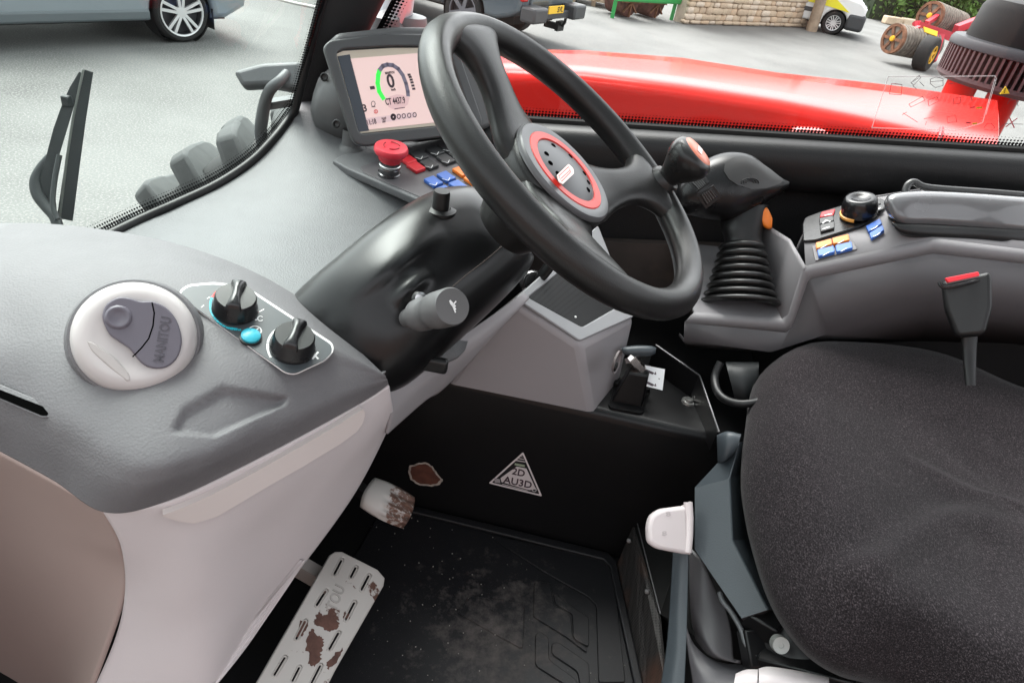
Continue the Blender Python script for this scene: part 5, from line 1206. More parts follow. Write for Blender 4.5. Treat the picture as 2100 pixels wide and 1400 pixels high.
# bent upright plate
bpz = thing('bent_plate', 'black bent sheet-metal guard standing beside the seat', 'metal guard', pz(1420, 800, LZ))
zt2 = LZ + 0.048
tp = [pz(1345, 707, zt2), pz(1435, 770, zt2), pz(1475, 886, LZ + 0.03)]
bt = [V((p.x, p.y, LZ - 0.01)) for p in tp]
o = mesh('guard_sheet', tp + bt, [(0, 1, 4, 3), (1, 2, 5, 4)], M_blackm, bpz, 0); solid(o, 0.003)
tube('bright_edge', [tp[0], tp[1], tp[2]], 0.0016, mat('worn_edge', (0.10, 0.10, 0.105), 0.4, metal=0.3), bpz, 6)
lathe('bolt', [(0.0, 0.008), (0.006, 0.007), (0.007, 0.003), (0.012, 0.003), (0.013, 0.0)], pz(1412, 824, LZ), V((0, 0, 1)), mat('zinc', (0.35, 0.35, 0.34), 0.35, metal=0.8), bpz, 12)
o = tube('cable_loop', [pt(x, y, t) for x, y, t in ((1478, 742, 1.12), (1466, 770, 1.12), (1470, 800, 1.10), (1490, 820, 1.08), (1525, 828, 1.06), (1570, 820, 1.06))], 0.0065, M_black, sub=4); tag(o, 'black cable loop hanging between the console and the seat', 'cable')
o = sil_loft('hose_stub', [((1488, 742), (1510, 830), 1.16, .03), ((1520, 742), (1535, 835), 1.16, .04), ((1556, 742), (1556, 830), 1.16, .03)], mat('stub_slate', (0.010, 0.012, 0.013), 0.55), n=20); tag(o, 'dark rubber hose end tucked under the console', 'hose')
# ------------------------------------------------------------------ right-hand console with joystick
YC = 1.02
cns = thing('side_console', 'grey moulded side console carrying joystick, keys and dial', 'console', V((0.55, 1.15, FZ)))
def C(px, py, y=YC): return pyy(px, py, y)
edge_top = [(1405, 662), (1612, 682), (1624, 672), (1657, 577), (1664, 572), (1912, 520), (2100, 541), (2700, 612)]     # top of the inner face
edge_bot = [(1398, 722), (1416, 746), (1560, 752), (1640, 748), (1760, 740), (1912, 735), (2100, 740), (2700, 815)]
ft = [C(*p) for p in edge_top]; fb = [C(*p, YC + 0.02) for p in edge_bot]
fb = [p + V((0, 0.055, 0)) for p in fb]
crease = [C(x, y, YC - 0.004) for x, y in ((1402, 698), (1580, 722), (1600, 716), (1680, 690), (1700, 684), (1912, 624), (2100, 640), (2700, 697))]
o = loft('inner_face', [ft, crease, fb], M_cons, cns, caps=False, closed=False, smooth=40); face_cam(o); solid(o, 0.006)
# chamfer band above the face
edge_in = [(1424, 640), (1603, 654), (1616, 645), (1645, 552), (1652, 545), (1914, 488), (2100, 511), (2700, 582)]
fi = [pz(x, y, a.z + 0.020) for (x, y), a in zip(edge_in, ft)]
o = loft('chamfer_band', [ft, [a.lerp(b2, 0.5) + V((0, -0.002, 0.003)) for a, b2 in zip(ft, fi)], fi], M_consl, cns, caps=False, closed=False, smooth=40); face_cam(o); solid(o, 0.004)
# joystick pocket floor and its end wall
zp = fi[0].z - 0.004
pf = [pz(1420, 642, zp), pz(1606, 658, zp), V((fi[1].x + 0.01, WY, zp)), V((fi[0].x - 0.03, WY, zp))]
o = mesh('pocket_floor', [fi[0], fi[1], V((fi[1].x, WY, fi[1].z)), V((fi[0].x - 0.02, WY, fi[0].z))], [(0, 1, 2, 3)], M_consl, cns, 0); face_cam(o); solid(o, 0.004)
wl2 = [fi[1], fi[2], fi[3], fi[4]]
o = loft('pocket_wall', [wl2, [p + V((0.0, 0.10, 0)) for p in wl2], [V((p.x - 0.05 * k, 1.2, p.z)) for k, p in zip((0.6, 0.7, 1, 1), wl2)]], M_consl, cns, caps=False, closed=False, smooth=60); face_cam(o); solid(o, 0.004)
# sloping control deck behind the pocket
YD = 1.20
DK = plane3(fi[4], fi[5], V((fi[4].x - 0.02, WY, fi[4].z + 0.012)))
dq = [ppl(1648, 474, DK), ppl(1700, 440, DK), ppl(1790, 402, DK), ppl(1930, 380, DK)]
dk = [fi[4], fi[5], fi[6], fi[7], V((fi[7].x, dq[3].y, fi[7].z + 0.01)), dq[3], dq[2], dq[1], dq[0]]
o = mesh('deck_back', dq + [V((p.x, p.y + 0.01, p.z - 0.2)) for p in dq], [(0, 1, 5, 4), (1, 2, 6, 5), (2, 3, 7, 6)], M_cons, cns, 30); solid(o, 0.004)
o = mesh('control_deck', dk, [(0, 1, 6, 7, 8), (1, 2, 3, 4, 5, 6)], M_consl, cns, 30); face_cam(o); solid(o, 0.006)
# dark switch surround, dial and keys
DK1 = off(DK, 0.001)
ctl = thing('control_cluster', 'black glossy switch cluster with dial on the side console', 'switch cluster', ppl(1750, 460, DK1))
z6 = lambda pts: [(1250 + x / 2.333, 250 + y / 2.333) for x, y in pts]
pplate('surround', [z6([(925, 580), (922, 500), (935, 468), (1010, 440), (1130, 405), (1300, 375), (1335, 400), (1300, 440), (1215, 505), (1100, 540), (990, 575)])], DK1, 0.005, M_blackg, ctl, bevel=0.002, rnd=0.006)
DK2 = off(DK, 0.0062)
def qkey(par, q, m, pl, th=0.004, nm='key'): return pplate(nm, [z6(q)], pl, th, m, par, bevel=0.001, rnd=0.002)
k1 = qkey(ctl, [(1015, 440), (1080, 425), (1070, 455), (1005, 465)], KM['red'], DK2)
k2 = qkey(ctl, [(1003, 470), (1070, 457), (1074, 480), (1006, 497)], KM['blk'], DK2); k3 = qkey(ctl, [(1006, 502), (1076, 484), (1076, 515), (1010, 533)], KM['blk'], DK2)
k4 = qkey(ctl, [(1245, 395), (1290, 385), (1300, 400), (1255, 410)], KM['blk'], DK2); k5 = qkey(ctl, [(1258, 415), (1305, 404), (1312, 425), (1268, 440)], KM['blk'], DK2)
for k, q in ((k2, [(1020, 485), (1035, 470), (1055, 476)]), (k3, [(1022, 512), (1038, 505), (1052, 502)]), (k1, [(1030, 447), (1060, 440)]), (k5, [(1282, 418), (1294, 412)])):
    s = Strokes(off(DK2, 0.0044)); s.line(z6(q), 0.0022); s.build('icon', M_pw, k)
dc_ = ppl(*z6([(1192, 448)])[0], DK2); dax = (DK[1] + V((0, 0, 0.3))).normalized(); dr = 0.0275
dl = lathe('dial', [(dr * 1.0, 0.004), (dr * 1.02, 0.016), (dr * 0.98, 0.024), (dr * 0.9, 0.031), (dr * 0.8, 0.034), (dr * 0.55, 0.034), (dr * 0.45, 0.031), (0, 0.030)], dc_, dax, M_blackg, ctl, 44, smooth=50)
lathe('dial_ring', [(dr * 1.0, 0.0), (dr * 1.07, 0.001), (dr * 1.07, 0.005), (dr * 1.0, 0.006)], dc_, dax, mat('dial_amber', (0.75, 0.36, 0.08), 0.4), dl, 40, a0=RAD(150), a1=RAD(330))
bk = pplate('key_frame', [z6([(968, 598), (1150, 553), (1185, 612), (985, 668)])], DK1, 0.002, M_cons, ctl, bevel=0.0006)
DK3 = off(DK, 0.0032)
for q, c in (([(986, 592), (1060, 572), (1066, 598), (990, 620)], 'org'), ([(1064, 570), (1142, 550), (1148, 578), (1070, 597)], 'org'), ([(994, 625), (1072, 605), (1078, 635), (1000, 656)], 'blue'), ([(1080, 604), (1156, 586), (1164, 616), (1086, 636)], 'blue')):
    k = qkey(ctl, q, KM[c], DK3, 0.006); cx = sum(a for a, _ in q) / 4; cy = sum(a for _, a in q) / 4
    s = Strokes(off(DK3, 0.0064)); s.line(z6([(cx - 14, cy + 8), (cx + 4, cy - 2), (cx + 14, cy - 8)]), 0.0012); s.build('icon', M_pw, k)
for q in ([(1226, 512), (1292, 476), (1304, 500), (1240, 540)], [(1242, 546), (1306, 506), (1314, 532), (1252, 572)]):
    k = qkey(ctl, q, KM['blue'], DK3, 0.006); cx = sum(a for a, _ in q) / 4; cy = sum(a for _, a in q) / 4
    s = Strokes(off(DK3, 0.0064)); s.line(z6([(cx - 14, cy + 8), (cx + 2, cy + 1), (cx + 16, cy - 10)]), 0.0014); s.build('icon', M_pw, k)

# joystick
jt = 1.24
js = thing('joystick', 'black joystick with paddle-shaped head, orange trigger and rubber bellows', 'joystick', pz(1516, 632, zp))
jb = pz(1516, 628, fi[0].z + 0.002); jtop = pt(1522, 500, jb.dot(FWD) + 0.01); jx_ = (jtop - jb); jl = jx_.length; jx_.normalize()
pr = []
rb0, rb1 = 0.066, 0.036; nb = 8
for k in range(nb):
    f = k / nb; r = rb0 + (rb1 - rb0) * f ** 0.75; h0, h1 = jl * f, jl * (k + 1) / nb; hh = h1 - h0
    pr += [(r * 0.90, h0), (r * 1.0, h0 + hh * 0.18), (r * 1.04, h0 + hh * 0.4), (r * 1.03, h0 + hh * 0.6), (r * 0.97, h0 + hh * 0.82), (r * 0.86, h0 + hh * 0.96)]
pr += [(rb1 * 0.8, jl), (rb1 * 0.72, jl + 0.004)]
lathe('bellows', pr, jb, jx_, mat('bellows_rubber', (0.008, 0.008, 0.008), 0.30), js, 44, smooth=70)
jd = jb.dot(FWD)
neck = sil_loft('neck', [((1488, 420), (1572, 420), jd + .02, .035), ((1480, 462), (1562, 462), jd + .015, .034), ((1487, 490), (1560, 490), jd + .01, .03), ((1484, 508), (1566, 508), jd + .01, .034), ((1478, 528), (1572, 526), jd + .01, .036)], M_black, js, n=28)
M_joy = mat('joystick_black', (0.006, 0.006, 0.0065), 0.30, spec=0.35, rvar=0.05)
head = sil_loft('head', [((1383, 398), (1388, 414), jd, .012), ((1396, 372), (1402, 436), jd, .03), ((1424, 346), (1430, 444), jd, .044), ((1460, 323), (1466, 450), jd, .05), ((1500, 314), (1506, 449), jd, .05), ((1542, 321), (1544, 433), jd, .042), ((1580, 350), (1581, 409), jd, .028), ((1606, 367), (1606, 391), jd, .014), ((1619, 373), (1618, 382), jd, .006)], M_joy, js, e=2.2, n=40, sub=6)
T_head = bvh(head)
pad = [(1484, 352), (1486, 336), (1500, 326), (1525, 322), (1552, 330), (1578, 348), (1606, 370), (1598, 377), (1570, 386), (1540, 388), (1512, 380), (1494, 368)]
pd = []; 
for x, y in pad: 
    q, n = cast(T_head, x, y); pd.append((q, n))
c0, n0 = cast(T_head, 1540, 358)
S = [[q + n * -0.001 for q, n in pd], [q + n * 0.0018 for q, n in pd]]
for k in (0.8, 0.55, 0.25, 0.02):
    r = []
    for (x, y) in pad:
        q, n = cast(T_head, 1540 + (x - 1540) * k, 358 + (y - 358) * k); r.append(q + n * (0.0018 - 0.0018 * (1 - k)))
    S.append(r)
pad_o = loft('thumb_pad', S, mat('pad_grey', (0.028, 0.0275, 0.027), 0.40), js, caps=False, smooth=60)
for k, rr in enumerate((1.0, 0.72, 0.44)):
    surf_tube(T_head, [(1537 + 18 * rr * math.cos(a), 375 + 9 * rr * math.sin(a)) for a in [i * math.pi / 6 + math.pi * 0.9 for i in range(8)]], 0.0008, 'pad_ring', M_joy, pad_o, 0.0018, 3)
for q in ([(1412, 376), (1440, 356), (1456, 376), (1430, 396)], [(1428, 400), (1462, 378), (1480, 402), (1446, 428)]):
    cx, cy = sum(a for a, _ in q) / 4, sum(a for _, a in q) / 4; pl = cast_plane(T_head, q); fr = pplate('roller_frame', [q], off(pl, -0.004), 0.007, M_black, js, bevel=0.001)
    qq = [(cx + (x - cx) * .7, cy + (y - cy) * .7) for x, y in q]; rs = pplate('roller_switch', [qq], off(pl, 0.002), 0.004, M_joy, js, bevel=0.0015)
    for k in range(5):
        f = 0.15 + 0.175 * k; s = Strokes(off(pl, 0.0064)); s.line([(qq[0][0] + (qq[1][0] - qq[0][0]) * f, qq[0][1] + (qq[1][1] - qq[0][1]) * f), (qq[3][0] + (qq[2][0] - qq[3][0]) * f, qq[3][1] + (qq[2][1] - qq[3][1]) * f)], 0.0014); s.build('ridge', mat('ridge_grey', (0.05, 0.05, 0.05), 0.5), rs)
sil_loft('trigger', [((1556, 432), (1560, 440), jd, .006), ((1562, 428), (1564, 462), jd, .010), ((1574, 427), (1575, 470), jd, .011), ((1584, 448), (1583, 468), jd, .007)], mat('trigger_orange', (0.80, 0.20, 0.02), 0.4), js, n=20, e=3)

# armrest
ar_ = thing('armrest', 'glossy black armrest pad with wire handle', 'armrest', pt(1980, 500, 1.22))
M_arm = mat('armrest_black', (0.11, 0.11, 0.115), 0.22, coat=0.8, rvar=0.08)
at = 1.10
arm = sil_loft('pad', [((1812, 416), (1818, 436), at, .03), ((1822, 403), (1834, 458), at, .055), ((1845, 397), (1858, 470), at, .06), ((1900, 395), (1910, 474), at + .005, .06), ((1990, 400), (1995, 482), at + .01, .06), ((2090, 408), (2092, 492), at + .01, .06), ((2250, 420), (2250, 505), at + .02, .06), ((2300, 440), (2300, 490), at + .02, .05)], M_arm, ar_, e=3.4, n=44)
sil_loft('base', [((1822, 446), (1830, 460), at, .05), ((1850, 450), (1862, 485), at, .058), ((1990, 462), (1995, 498), at + .01, .06), ((2092, 470), (2094, 510), at + .01, .06), ((2300, 480), (2300, 520), at + .02, .05)], M_black, ar_, e=3, n=28)
tube('wire_handle', [pt(x, y, t) for x, y, t in ((1856, 408, 1.14), (1858, 388, 1.14), (1864, 377, 1.14), (1876, 374, 1.14), (1894, 383, 1.14), (1935, 388, 1.14), (2020, 394, 1.14), (2120, 402, 1.14))], 0.006, mat('wire_black', (0.04, 0.04, 0.04), 0.25), ar_, 10, sub=5)

# seat belt buckle
bk_ = thing('belt_buckle', 'black seat belt buckle with red release bar hanging beside the seat', 'seat belt buckle', pyy(1985, 765, .99))
BB = (pt(1978, 630, 1.0), (-ray(1978, 630).normalized() + V((0, 0, 0.15))).normalized())
bu = pplate('body', [[(1929, 582), (2025, 563), (2030, 575), (2031, 636), (2018, 683), (2008, 690), (1966, 694), (1956, 688), (1936, 638)]], BB, 0.028, M_black, bk_, bevel=0.006, rnd=0.006)
BP = (pt(1975, 570, .968), (V((0.0, -0.8, 0.75))).normalized())
pplate('red_button', [[(1936, 571), (2003, 558), (2006, 567), (1941, 581)]], BP, 0.004, mat('buckle_red', (0.75, 0.03, 0.045), 0.35), bk_, bevel=0.001, rnd=0.002)
b = Bag(); b.tube(spline([pt(1926, 578, .975), pt(1940, 590, .972), pt(2010, 574, .972), pt(2026, 566, .975)], 4), 0.0025); b.build('buckle_lip', M_blackg, bk_)
sil_loft('stalk', [((1970, 680), (2006, 680), .995, .006), ((1974, 720), (2002, 720), .995, .005), ((1980, 790), (2000, 790), .985, .005)], M_black, bk_, n=16)

# ------------------------------------------------------------------ seat
def cloth():
    m = bpy.data.materials.new('seat_cloth'); nt, b, o = nodes_of(m); L = nt.links.new
    t = tex(nt, 'noise', 700, 2, 0.7); mp = nt.nodes.new('ShaderNodeMapping'); mp.inputs['Scale'].default_value = (1.0, 0.55, 1.0)
    tc = nt.nodes.new('ShaderNodeTexCoord'); L(tc.outputs['Object'], mp.inputs[0]); L(mp.outputs[0], t.inputs['Vector'])
    r = ramp(nt, t.outputs['Fac'], [(0.36, (0.007, 0.0055, 0.0065)), (0.54, (0.0165, 0.0135, 0.015)), (0.70, (0.060, 0.051, 0.055))])
    t2 = tex(nt, 'noise', 5, 3); r2 = ramp(nt, t2.outputs['Fac'], [(0.3, (0.8, 0.8, 0.8)), (0.7, (1.15, 1.12, 1.12))])
    mx = nt.nodes.new('ShaderNodeMix'); mx.data_type = 'RGBA'; mx.blend_type = 'MULTIPLY'; mx.inputs[0].default_value = 1.0; L(r.outputs[0], mx.inputs[6]); L(r2.outputs[0], mx.inputs[7]); L(mx.outputs[2], b.inputs['Base Color'])
    b.inputs['Roughness'].default_value = 0.95; b.inputs['Specular IOR Level'].default_value = 0.15; b.inputs['Sheen Weight'].default_value = 0.08; b.inputs['Sheen Roughness'].default_value = 0.4
    bp = nt.nodes.new('ShaderNodeBump'); bp.inputs['Strength'].default_value = 0.5; bp.inputs['Distance'].default_value = 0.0012; L(t.outputs['Fac'], bp.inputs['Height']); L(bp.outputs[0], b.inputs['Normal'])
    return m
M_cloth = cloth()
se = thing('driver_seat', 'charcoal cloth driver seat cushion with dark plastic front cover', 'seat', V((0.62, 0.68, FZ)))
ZS = -0.625
op = [(1528, 880), (1521, 940), (1523, 1005), (1541, 1085), (1572, 1180), (1612, 1260), (1662, 1322), (1735, 1366), (1860, 1402)]
ol = [pz(x, y, ZS) for x, y in op] + [V((0.60, 0.385, ZS)), V((0.80, 0.39, ZS)), V((0.98, 0.43, ZS)), V((1.04, 0.6, ZS)), V((1.05, 0.8, ZS)), V((1.0, 0.98, ZS)), V((0.86, 1.03, ZS))] + [pz(x, y, ZS) for x, y in ((1900, 758), (1780, 736), (1665, 731), (1598, 742), (1556, 772), (1537, 815))]
ol = spline(ol, 6, closed=True); cc = V((0.68, 0.72, ZS))
CREASE = []
for pts_, dp_, wd_ in (([(1720, 1205), (1800, 1165), (1880, 1100), (1940, 1062), (2020, 1060), (2120, 1090)], 0.008, 0.018), ([(1700, 1160), (1780, 1120), (1850, 1060), (1930, 1015)], -0.004, 0.02), ([(2010, 1090), (2015, 1150), (2000, 1230), (1980, 1300)], -0.005, 0.014), ([(1900, 960), (1980, 1000), (2110, 1030)], 0.004, 0.012), ([(1960, 940), (2040, 960), (2110, 975)], -0.004, 0.010)):
    CREASE.append(([tuple(pz(x_, y_, -0.575).xy) for x_, y_ in pts_], dp_, wd_))
def seat_h(x, y):
    h = 0.0
    u = (y - 0.70) / 0.29
    h += 0.018 * smooth01((abs(u) - 0.45) / 0.45)                      # side bolsters
    h += 0.020 * math.exp(-((x - 0.40) / 0.10) ** 2) - 0.016 * math.exp(-(((x - 0.72) / 0.16) ** 2 + ((y - 0.70) / 0.16) ** 2))
    for cy, sg in ((0.56, 1), (0.86, -1)):                              # creases of the hip shells
        d = (y - cy) - sg * 0.9 * (x - 0.66) ** 2 * 2.0; h -= 0.003 * math.exp(-(d / 0.012) ** 2) * smooth01((x - 0.56) / 0.08)
        h += 0.003 * math.exp(-((d - sg * -0.03) / 0.02) ** 2) * smooth01((x - 0.56) / 0.08)
    for P_, dp_, wd_ in CREASE:
        dm, k_ = 9.0, 0.0
        for (ax0, ay0), (bx0_, by0_) in zip(P_, P_[1:]):
            vx, vy = bx0_ - ax0, by0_ - ay0; tt_ = max(0, min(1, ((x - ax0) * vx + (y - ay0) * vy) / (vx * vx + vy * vy))); d_0 = math.hypot(x - ax0 - vx * tt_, y - ay0 - vy * tt_)
            dm = min(dm, d_0)
        h += dp_ * math.exp(-(dm / wd_) ** 2)
    return h
SR = []
for k, (sc, dz) in enumerate(((0.80, -0.10), (0.87, -0.085), (0.945, -0.052), (0.985, -0.018), (1.0, 0.0), (0.99, 0.014), (0.97, 0.027), (0.94, 0.037), (0.90, 0.044), (0.85, 0.049), (0.78, 0.053), (0.70, 0.055), (0.62, 0.056), (0.54, 0.057), (0.46, 0.057), (0.38, 0.057), (0.30, 0.057), (0.22, 0.057), (0.14, 0.057), (0.07, 0.057), (0.005, 0.057))):
    r = []
    for p in ol:
        q = cc + (p - cc) * sc; wgt = smooth01((1.0 - sc) / 0.14); r.append(V((q.x, q.y, ZS + dz + seat_h(q.x, q.y) * wgt)))
    SR.append(r)
loft('cushion', SR, M_cloth, se, smooth=180)
# seat pan below and faceted front cover
pan = [cc + (p - cc) * 0.80 for p in ol[::4]]
loft('seat_pan', [[V((p.x, p.y, ZS - 0.06)) for p in pan], [V((p.x, p.y, ZS - 0.13)) for p in pan], [V((cc.x + (p.x - cc.x) * .8, cc.y + (p.y - cc.y) * .8, ZS - 0.17)) for p in pan]], M_black, se)
a_, b_, c_ = pt(1425, 999, .985), pt(1497, 981, .965), pt(1503, 1107, .925); d_ = pt(1425, 1126, .945); e_ = pt(1576, 1249, .865); f_ = pt(1521, 1267, .875); h_ = pt(1517, 906, .985); i_ = pt(1478, 942, 1.02)
bk1 = [pt(1540, 960, 1.06), pt(1548, 1105, 1.02), pt(1616, 1246, .95), pt(1560, 900, 1.08)]
o = mesh('front_cover', [a_, b_, c_, d_, e_, f_, h_, i_] + bk1, [(0, 1, 2, 3), (3, 2, 4, 5), (0, 7, 6, 1), (1, 6, 11, 8), (1, 8, 9, 2), (2, 9, 10, 4)], M_slate, se, 15); face_cam(o); bev(o, 0.002); 
uc = [f_, e_, bk1[2], bk1[2] + V((0.02, 0.03, -0.06)), f_ + V((0.03, 0.02, -0.05))]
o = mesh('cover_underside', uc, [(0, 1, 2, 3, 4)], mat('under_brown', (0.045, 0.038, 0.040), 0.5), se, 0); face_cam(o)
o = mesh('cover_edge', [a_, d_, f_, f_ + V((0.04, 0.04, -0.03)), d_ + V((0.05, 0.03, -0.03)), a_ + V((0.05, 0.03, -0.03))], [(0, 1, 4, 5), (1, 2, 3, 4)], M_black, se, 0); face_cam(o)
o = sil_loft('cover_corner', [((1470, 892), (1472, 950), .995, .01), ((1492, 884), (1488, 945), .98, .014), ((1520, 890), (1510, 925), .975, .01)], M_slate, se, n=16)
# white handles
hd1 = thing('adjuster_paddle', 'white plastic paddle handle at the front corner of seat', 'handle', pt(1400, 1090, .95))
M_hnd = mat('handle_white', (0.66, 0.60, 0.60), 0.4, grain=(700, 0.1, 'noise'))
HP = (pt(1370, 1085, .935), V((0.25, -0.62, 0.74)).normalized())
hh = pplate('paddle', [[(1322, 1112), (1320, 1080), (1326, 1056), (1345, 1043), (1398, 1036), (1402, 1118), (1404, 1136), (1340, 1124)]], HP, 0.014, M_hnd, hd1, bevel=0.005, rnd=0.008)
tube('lip', [ppl(x, y, off(HP, 0.010)) for x, y in ((1411, 1029), (1413, 1060), (1412, 1100), (1409, 1132))], 0.0062, M_hnd, hd1, 12)
pplate('web', [[(1395, 1037), (1411, 1028), (1409, 1136), (1398, 1134)]], HP, 0.010, M_hnd, hd1, bevel=0.002)
for (x, y), tx in (((1372, 1052), 'o'), ((1364, 1092), 'o')):
    ptext('emboss', '8', (x - 6, y + 6), (x + 4, y + 5), off(HP, 0.0143), mat('emboss_pale', (0.52, 0.47, 0.47), 0.45), hh, h=0.006)
hd2 = thing('seat_lever', 'white seat adjuster lever below the cushion edge', 'handle', pt(1560, 1395, .80))
sil_loft('lever_end', [((1508, 1384), (1502, 1420), .80, .012), ((1530, 1378), (1530, 1420), .80, .015), ((1554, 1377), (1552, 1420), .80, .015)], M_hnd, hd2, n=20, e=3.2)
sil_loft('lever', [((1556, 1376), (1556, 1420), .80, .016), ((1580, 1373), (1580, 1420), .80, .018), ((1640, 1382), (1640, 1430), .795, .018), ((1700, 1394), (1700, 1440), .79, .016)], M_hnd, hd2, n=20, e=3.2)

# suspension base under the seat
sb = thing('suspension_base', 'dark seat suspension base with mesh panel and plastic gaiter', 'seat base', V((0.5, 0.65, FZ)))
# perforated panel beside the floor mat
mp_ = [pt(1268, 1190, 1.30), pt(1296, 1088, 1.32), pt(1352, 1265, 1.12), pt(1360, 1420, .99), pt(1300, 1440, 1.06)]
def mesh_mat():
    m = bpy.data.materials.new('perforated_black'); nt, b, o = nodes_of(m); L = nt.links.new
    tc = nt.nodes.new('ShaderNodeTexCoord'); vo = nt.nodes.new('ShaderNodeTexVoronoi'); vo.inputs['Randomness'].default_value = 0.0; vo.inputs['Scale'].default_value = 210.0; L(tc.outputs['Object'], vo.inputs['Vector'])
    r = ramp(nt, vo.outputs['Distance'], [(0.30, (0.002, 0.002, 0.002)), (0.42, (0.030, 0.028, 0.027))])
    t = tex(nt, 'noise', 9, 5); r2 = ramp(nt, t.outputs['Fac'], [(0.5, (0, 0, 0)), (0.72, (1, 1, 1))])
    mx = nt.nodes.new('ShaderNodeMix'); mx.data_type = 'RGBA'; L(r2.outputs[0], mx.inputs[0]); L(r.outputs[0], mx.inputs[6]); mx.inputs[7].default_value = (0.085, 0.04, 0.025, 1); L(mx.outputs[2], b.inputs['Base Color']); b.inputs['Roughness'].default_value = 0.7
    bp = nt.nodes.new('ShaderNodeBump'); bp.inputs['Distance'].default_value = 0.001; L(vo.outputs['Distance'], bp.inputs['Height']); L(bp.outputs[0], b.inputs['Normal'])
    return m
pA, pB = pz(1262, 1165, FZ), pz(1318, 1430, FZ)          # foot line of the base
rise = V((0.03, 0.0, 0.20))
tpA, tpB = V((pA.x + 0.035, pA.y - 0.0, -0.86)), V((pB.x + 0.045, pB.y, -0.86))
tA = pt(1294, 1030, 1.14); 
o = mesh('mesh_panel', [pA, pB, pt(1368, 1440, (pB.dot(FWD)) - .07), pt(1352, 1262, pA.dot(FWD) - .17), pt(1298, 1078, pA.dot(FWD) - .03)], [(0, 1, 2, 3, 4)], mesh_mat(), sb, 0); face_cam(o); solid(o, 0.003)
e0, e1 = pt(1296, 1030, pA.dot(FWD) + .0), pt(1354, 1258, pA.dot(FWD) - .17)
o = mesh('side_plate', [e0, pt(1420, 1056, pA.dot(FWD) - .02), pt(1420, 1300, .93), e1 + V((0.02, 0, -0.02)), e1, pt(1300, 1085, pA.dot(FWD) - .03)], [(0, 1, 2, 3, 4, 5)], mat('matt_black', (0.006, 0.006, 0.006), 0.8, spec=0.2), sb, 0); face_cam(o); solid(o, 0.003)
tube('plate_edge', [pt(1425, 1056, pA.dot(FWD) - .025), e0 + V((0, -.001, .001)), e1 + V((0, -.001, 0.001))], 0.0012, mat('worn_edge', (0.30, 0.30, 0.31), 0.35, metal=0.6), sb, 6)
for x, y, d in ((1290, 1108, -.035), (1266, 1182, 0.0), (1327, 1212, -.13)): lathe('rivet', [(0, .004), (.004, .003), (.005, 0)], pt(x, y, pA.dot(FWD) + d - .004), V((-.3, -.8, .6)), mat('dull_zinc', (0.12, 0.12, 0.12), 0.45, metal=0.5), sb, 10)
# slate upright strip and dark curved gaiter sheets
def strip(nm, rows, m, th=0.004): 
    o = patch(nm, [[pt(*p) for p in r] for r in rows], m, sb, 6, 6); solid(o, th); return o
strip('upright_strip', [[(1380, 1125, .955), (1398, 1128, .945), (1412, 1130, .942)], [(1374, 1230, .93), (1392, 1235, .918), (1410, 1238, .915)], [(1366, 1330, .90), (1388, 1330, .888), (1407, 1330, .885)], [(1350, 1430, .875), (1374, 1430, .862), (1402, 1430, .858)]], M_slate)
M_gait = mat('gaiter_grey', (0.060, 0.058, 0.062), 0.38, rvar=0.06)
strip('gaiter', [[(1412, 1120, .99), (1440, 1150, .97), (1470, 1215, .95), (1485, 1240, .94)], [(1413, 1200, .97), (1430, 1235, .95), (1462, 1270, .93), (1500, 1295, .92)], [(1418, 1275, .95), (1436, 1300, .925), (1465, 1335, .905), (1505, 1352, .90)], [(1426, 1310, .94), (1450, 1340, .92), (1478, 1352, .905), (1520, 1360, .90)]], M_gait)
strip('gaiter_flap', [[(1404, 1270, .95), (1410, 1330, .93), (1420, 1400, .90), (1426, 1440, .88)], [(1424, 1320, .935), (1440, 1365, .91), (1460, 1410, .88), (1470, 1450, .865)], [(1470, 1355, .92), (1500, 1375, .90), (1530, 1400, .87), (1540, 1450, .85)], [(1540, 1362, .92), (1560, 1380, .90), (1600, 1410, .87), (1610, 1450, .85)]], mat('gaiter_light', (0.10, 0.097, 0.105), 0.42))
tube('seat_cable', [pt(*p) for p in ((1476, 1215, .92), (1482, 1232, .91), (1500, 1255, .90), (1520, 1290, .885), (1530, 1320, .875), (1550, 1345, .865))], 0.0035, mat('cable_grey', (0.10, 0.105, 0.11), 0.4), sb, 8, sub=4)
b = Bag(); b.bar(pt(1528, 1268, .90), pt(1600, 1310, .87), 0.03, 0.05); b.bar(pt(1560, 1345, .87), pt(1760, 1395, .80), 0.03, 0.02); b.bar(pt(1540, 1290, .89), pt(1555, 1370, .87), 0.03, 0.03, V((1, 0, 0))); bev(b.build('slide_rail', M_blackm, sb), 0.003)
strip('rail_guard', [[(1545, 1262, .885), (1620, 1255, .87), (1660, 1300, .85)], [(1560, 1300, .875), (1620, 1320, .85), (1690, 1350, .83)], [(1556, 1345, .875), (1620, 1365, .84), (1740, 1392, .81)]], M_black)
bo = pt(1599, 1320, .832); lathe('pivot_bolt', [(0.0, .004), (.003, .004), (.0035, .0055), (.010, .0055), (.0105, .0), (.0105, -.006)], bo, V((-.05, -.75, .66)), mat('zinc_bright', (0.36, 0.37, 0.35), 0.4, metal=0.5), sb, 24, smooth=30)
o = mesh('base_block', [V((0.36, 0.30, FZ)), V((1.0, 0.30, FZ)), V((1.0, 0.88, FZ)), V((0.33, 0.88, FZ)), V((0.40, 0.32, -0.80)), V((1.0, 0.32, -0.80)), V((1.0, 0.86, -0.80)), V((0.38, 0.86, -0.80))], [(0, 1, 2, 3), (4, 5, 6, 7), (0, 1, 5, 4), (1, 2, 6, 5), (2, 3, 7, 6), (3, 0, 4, 7)], M_black, sb, 20)

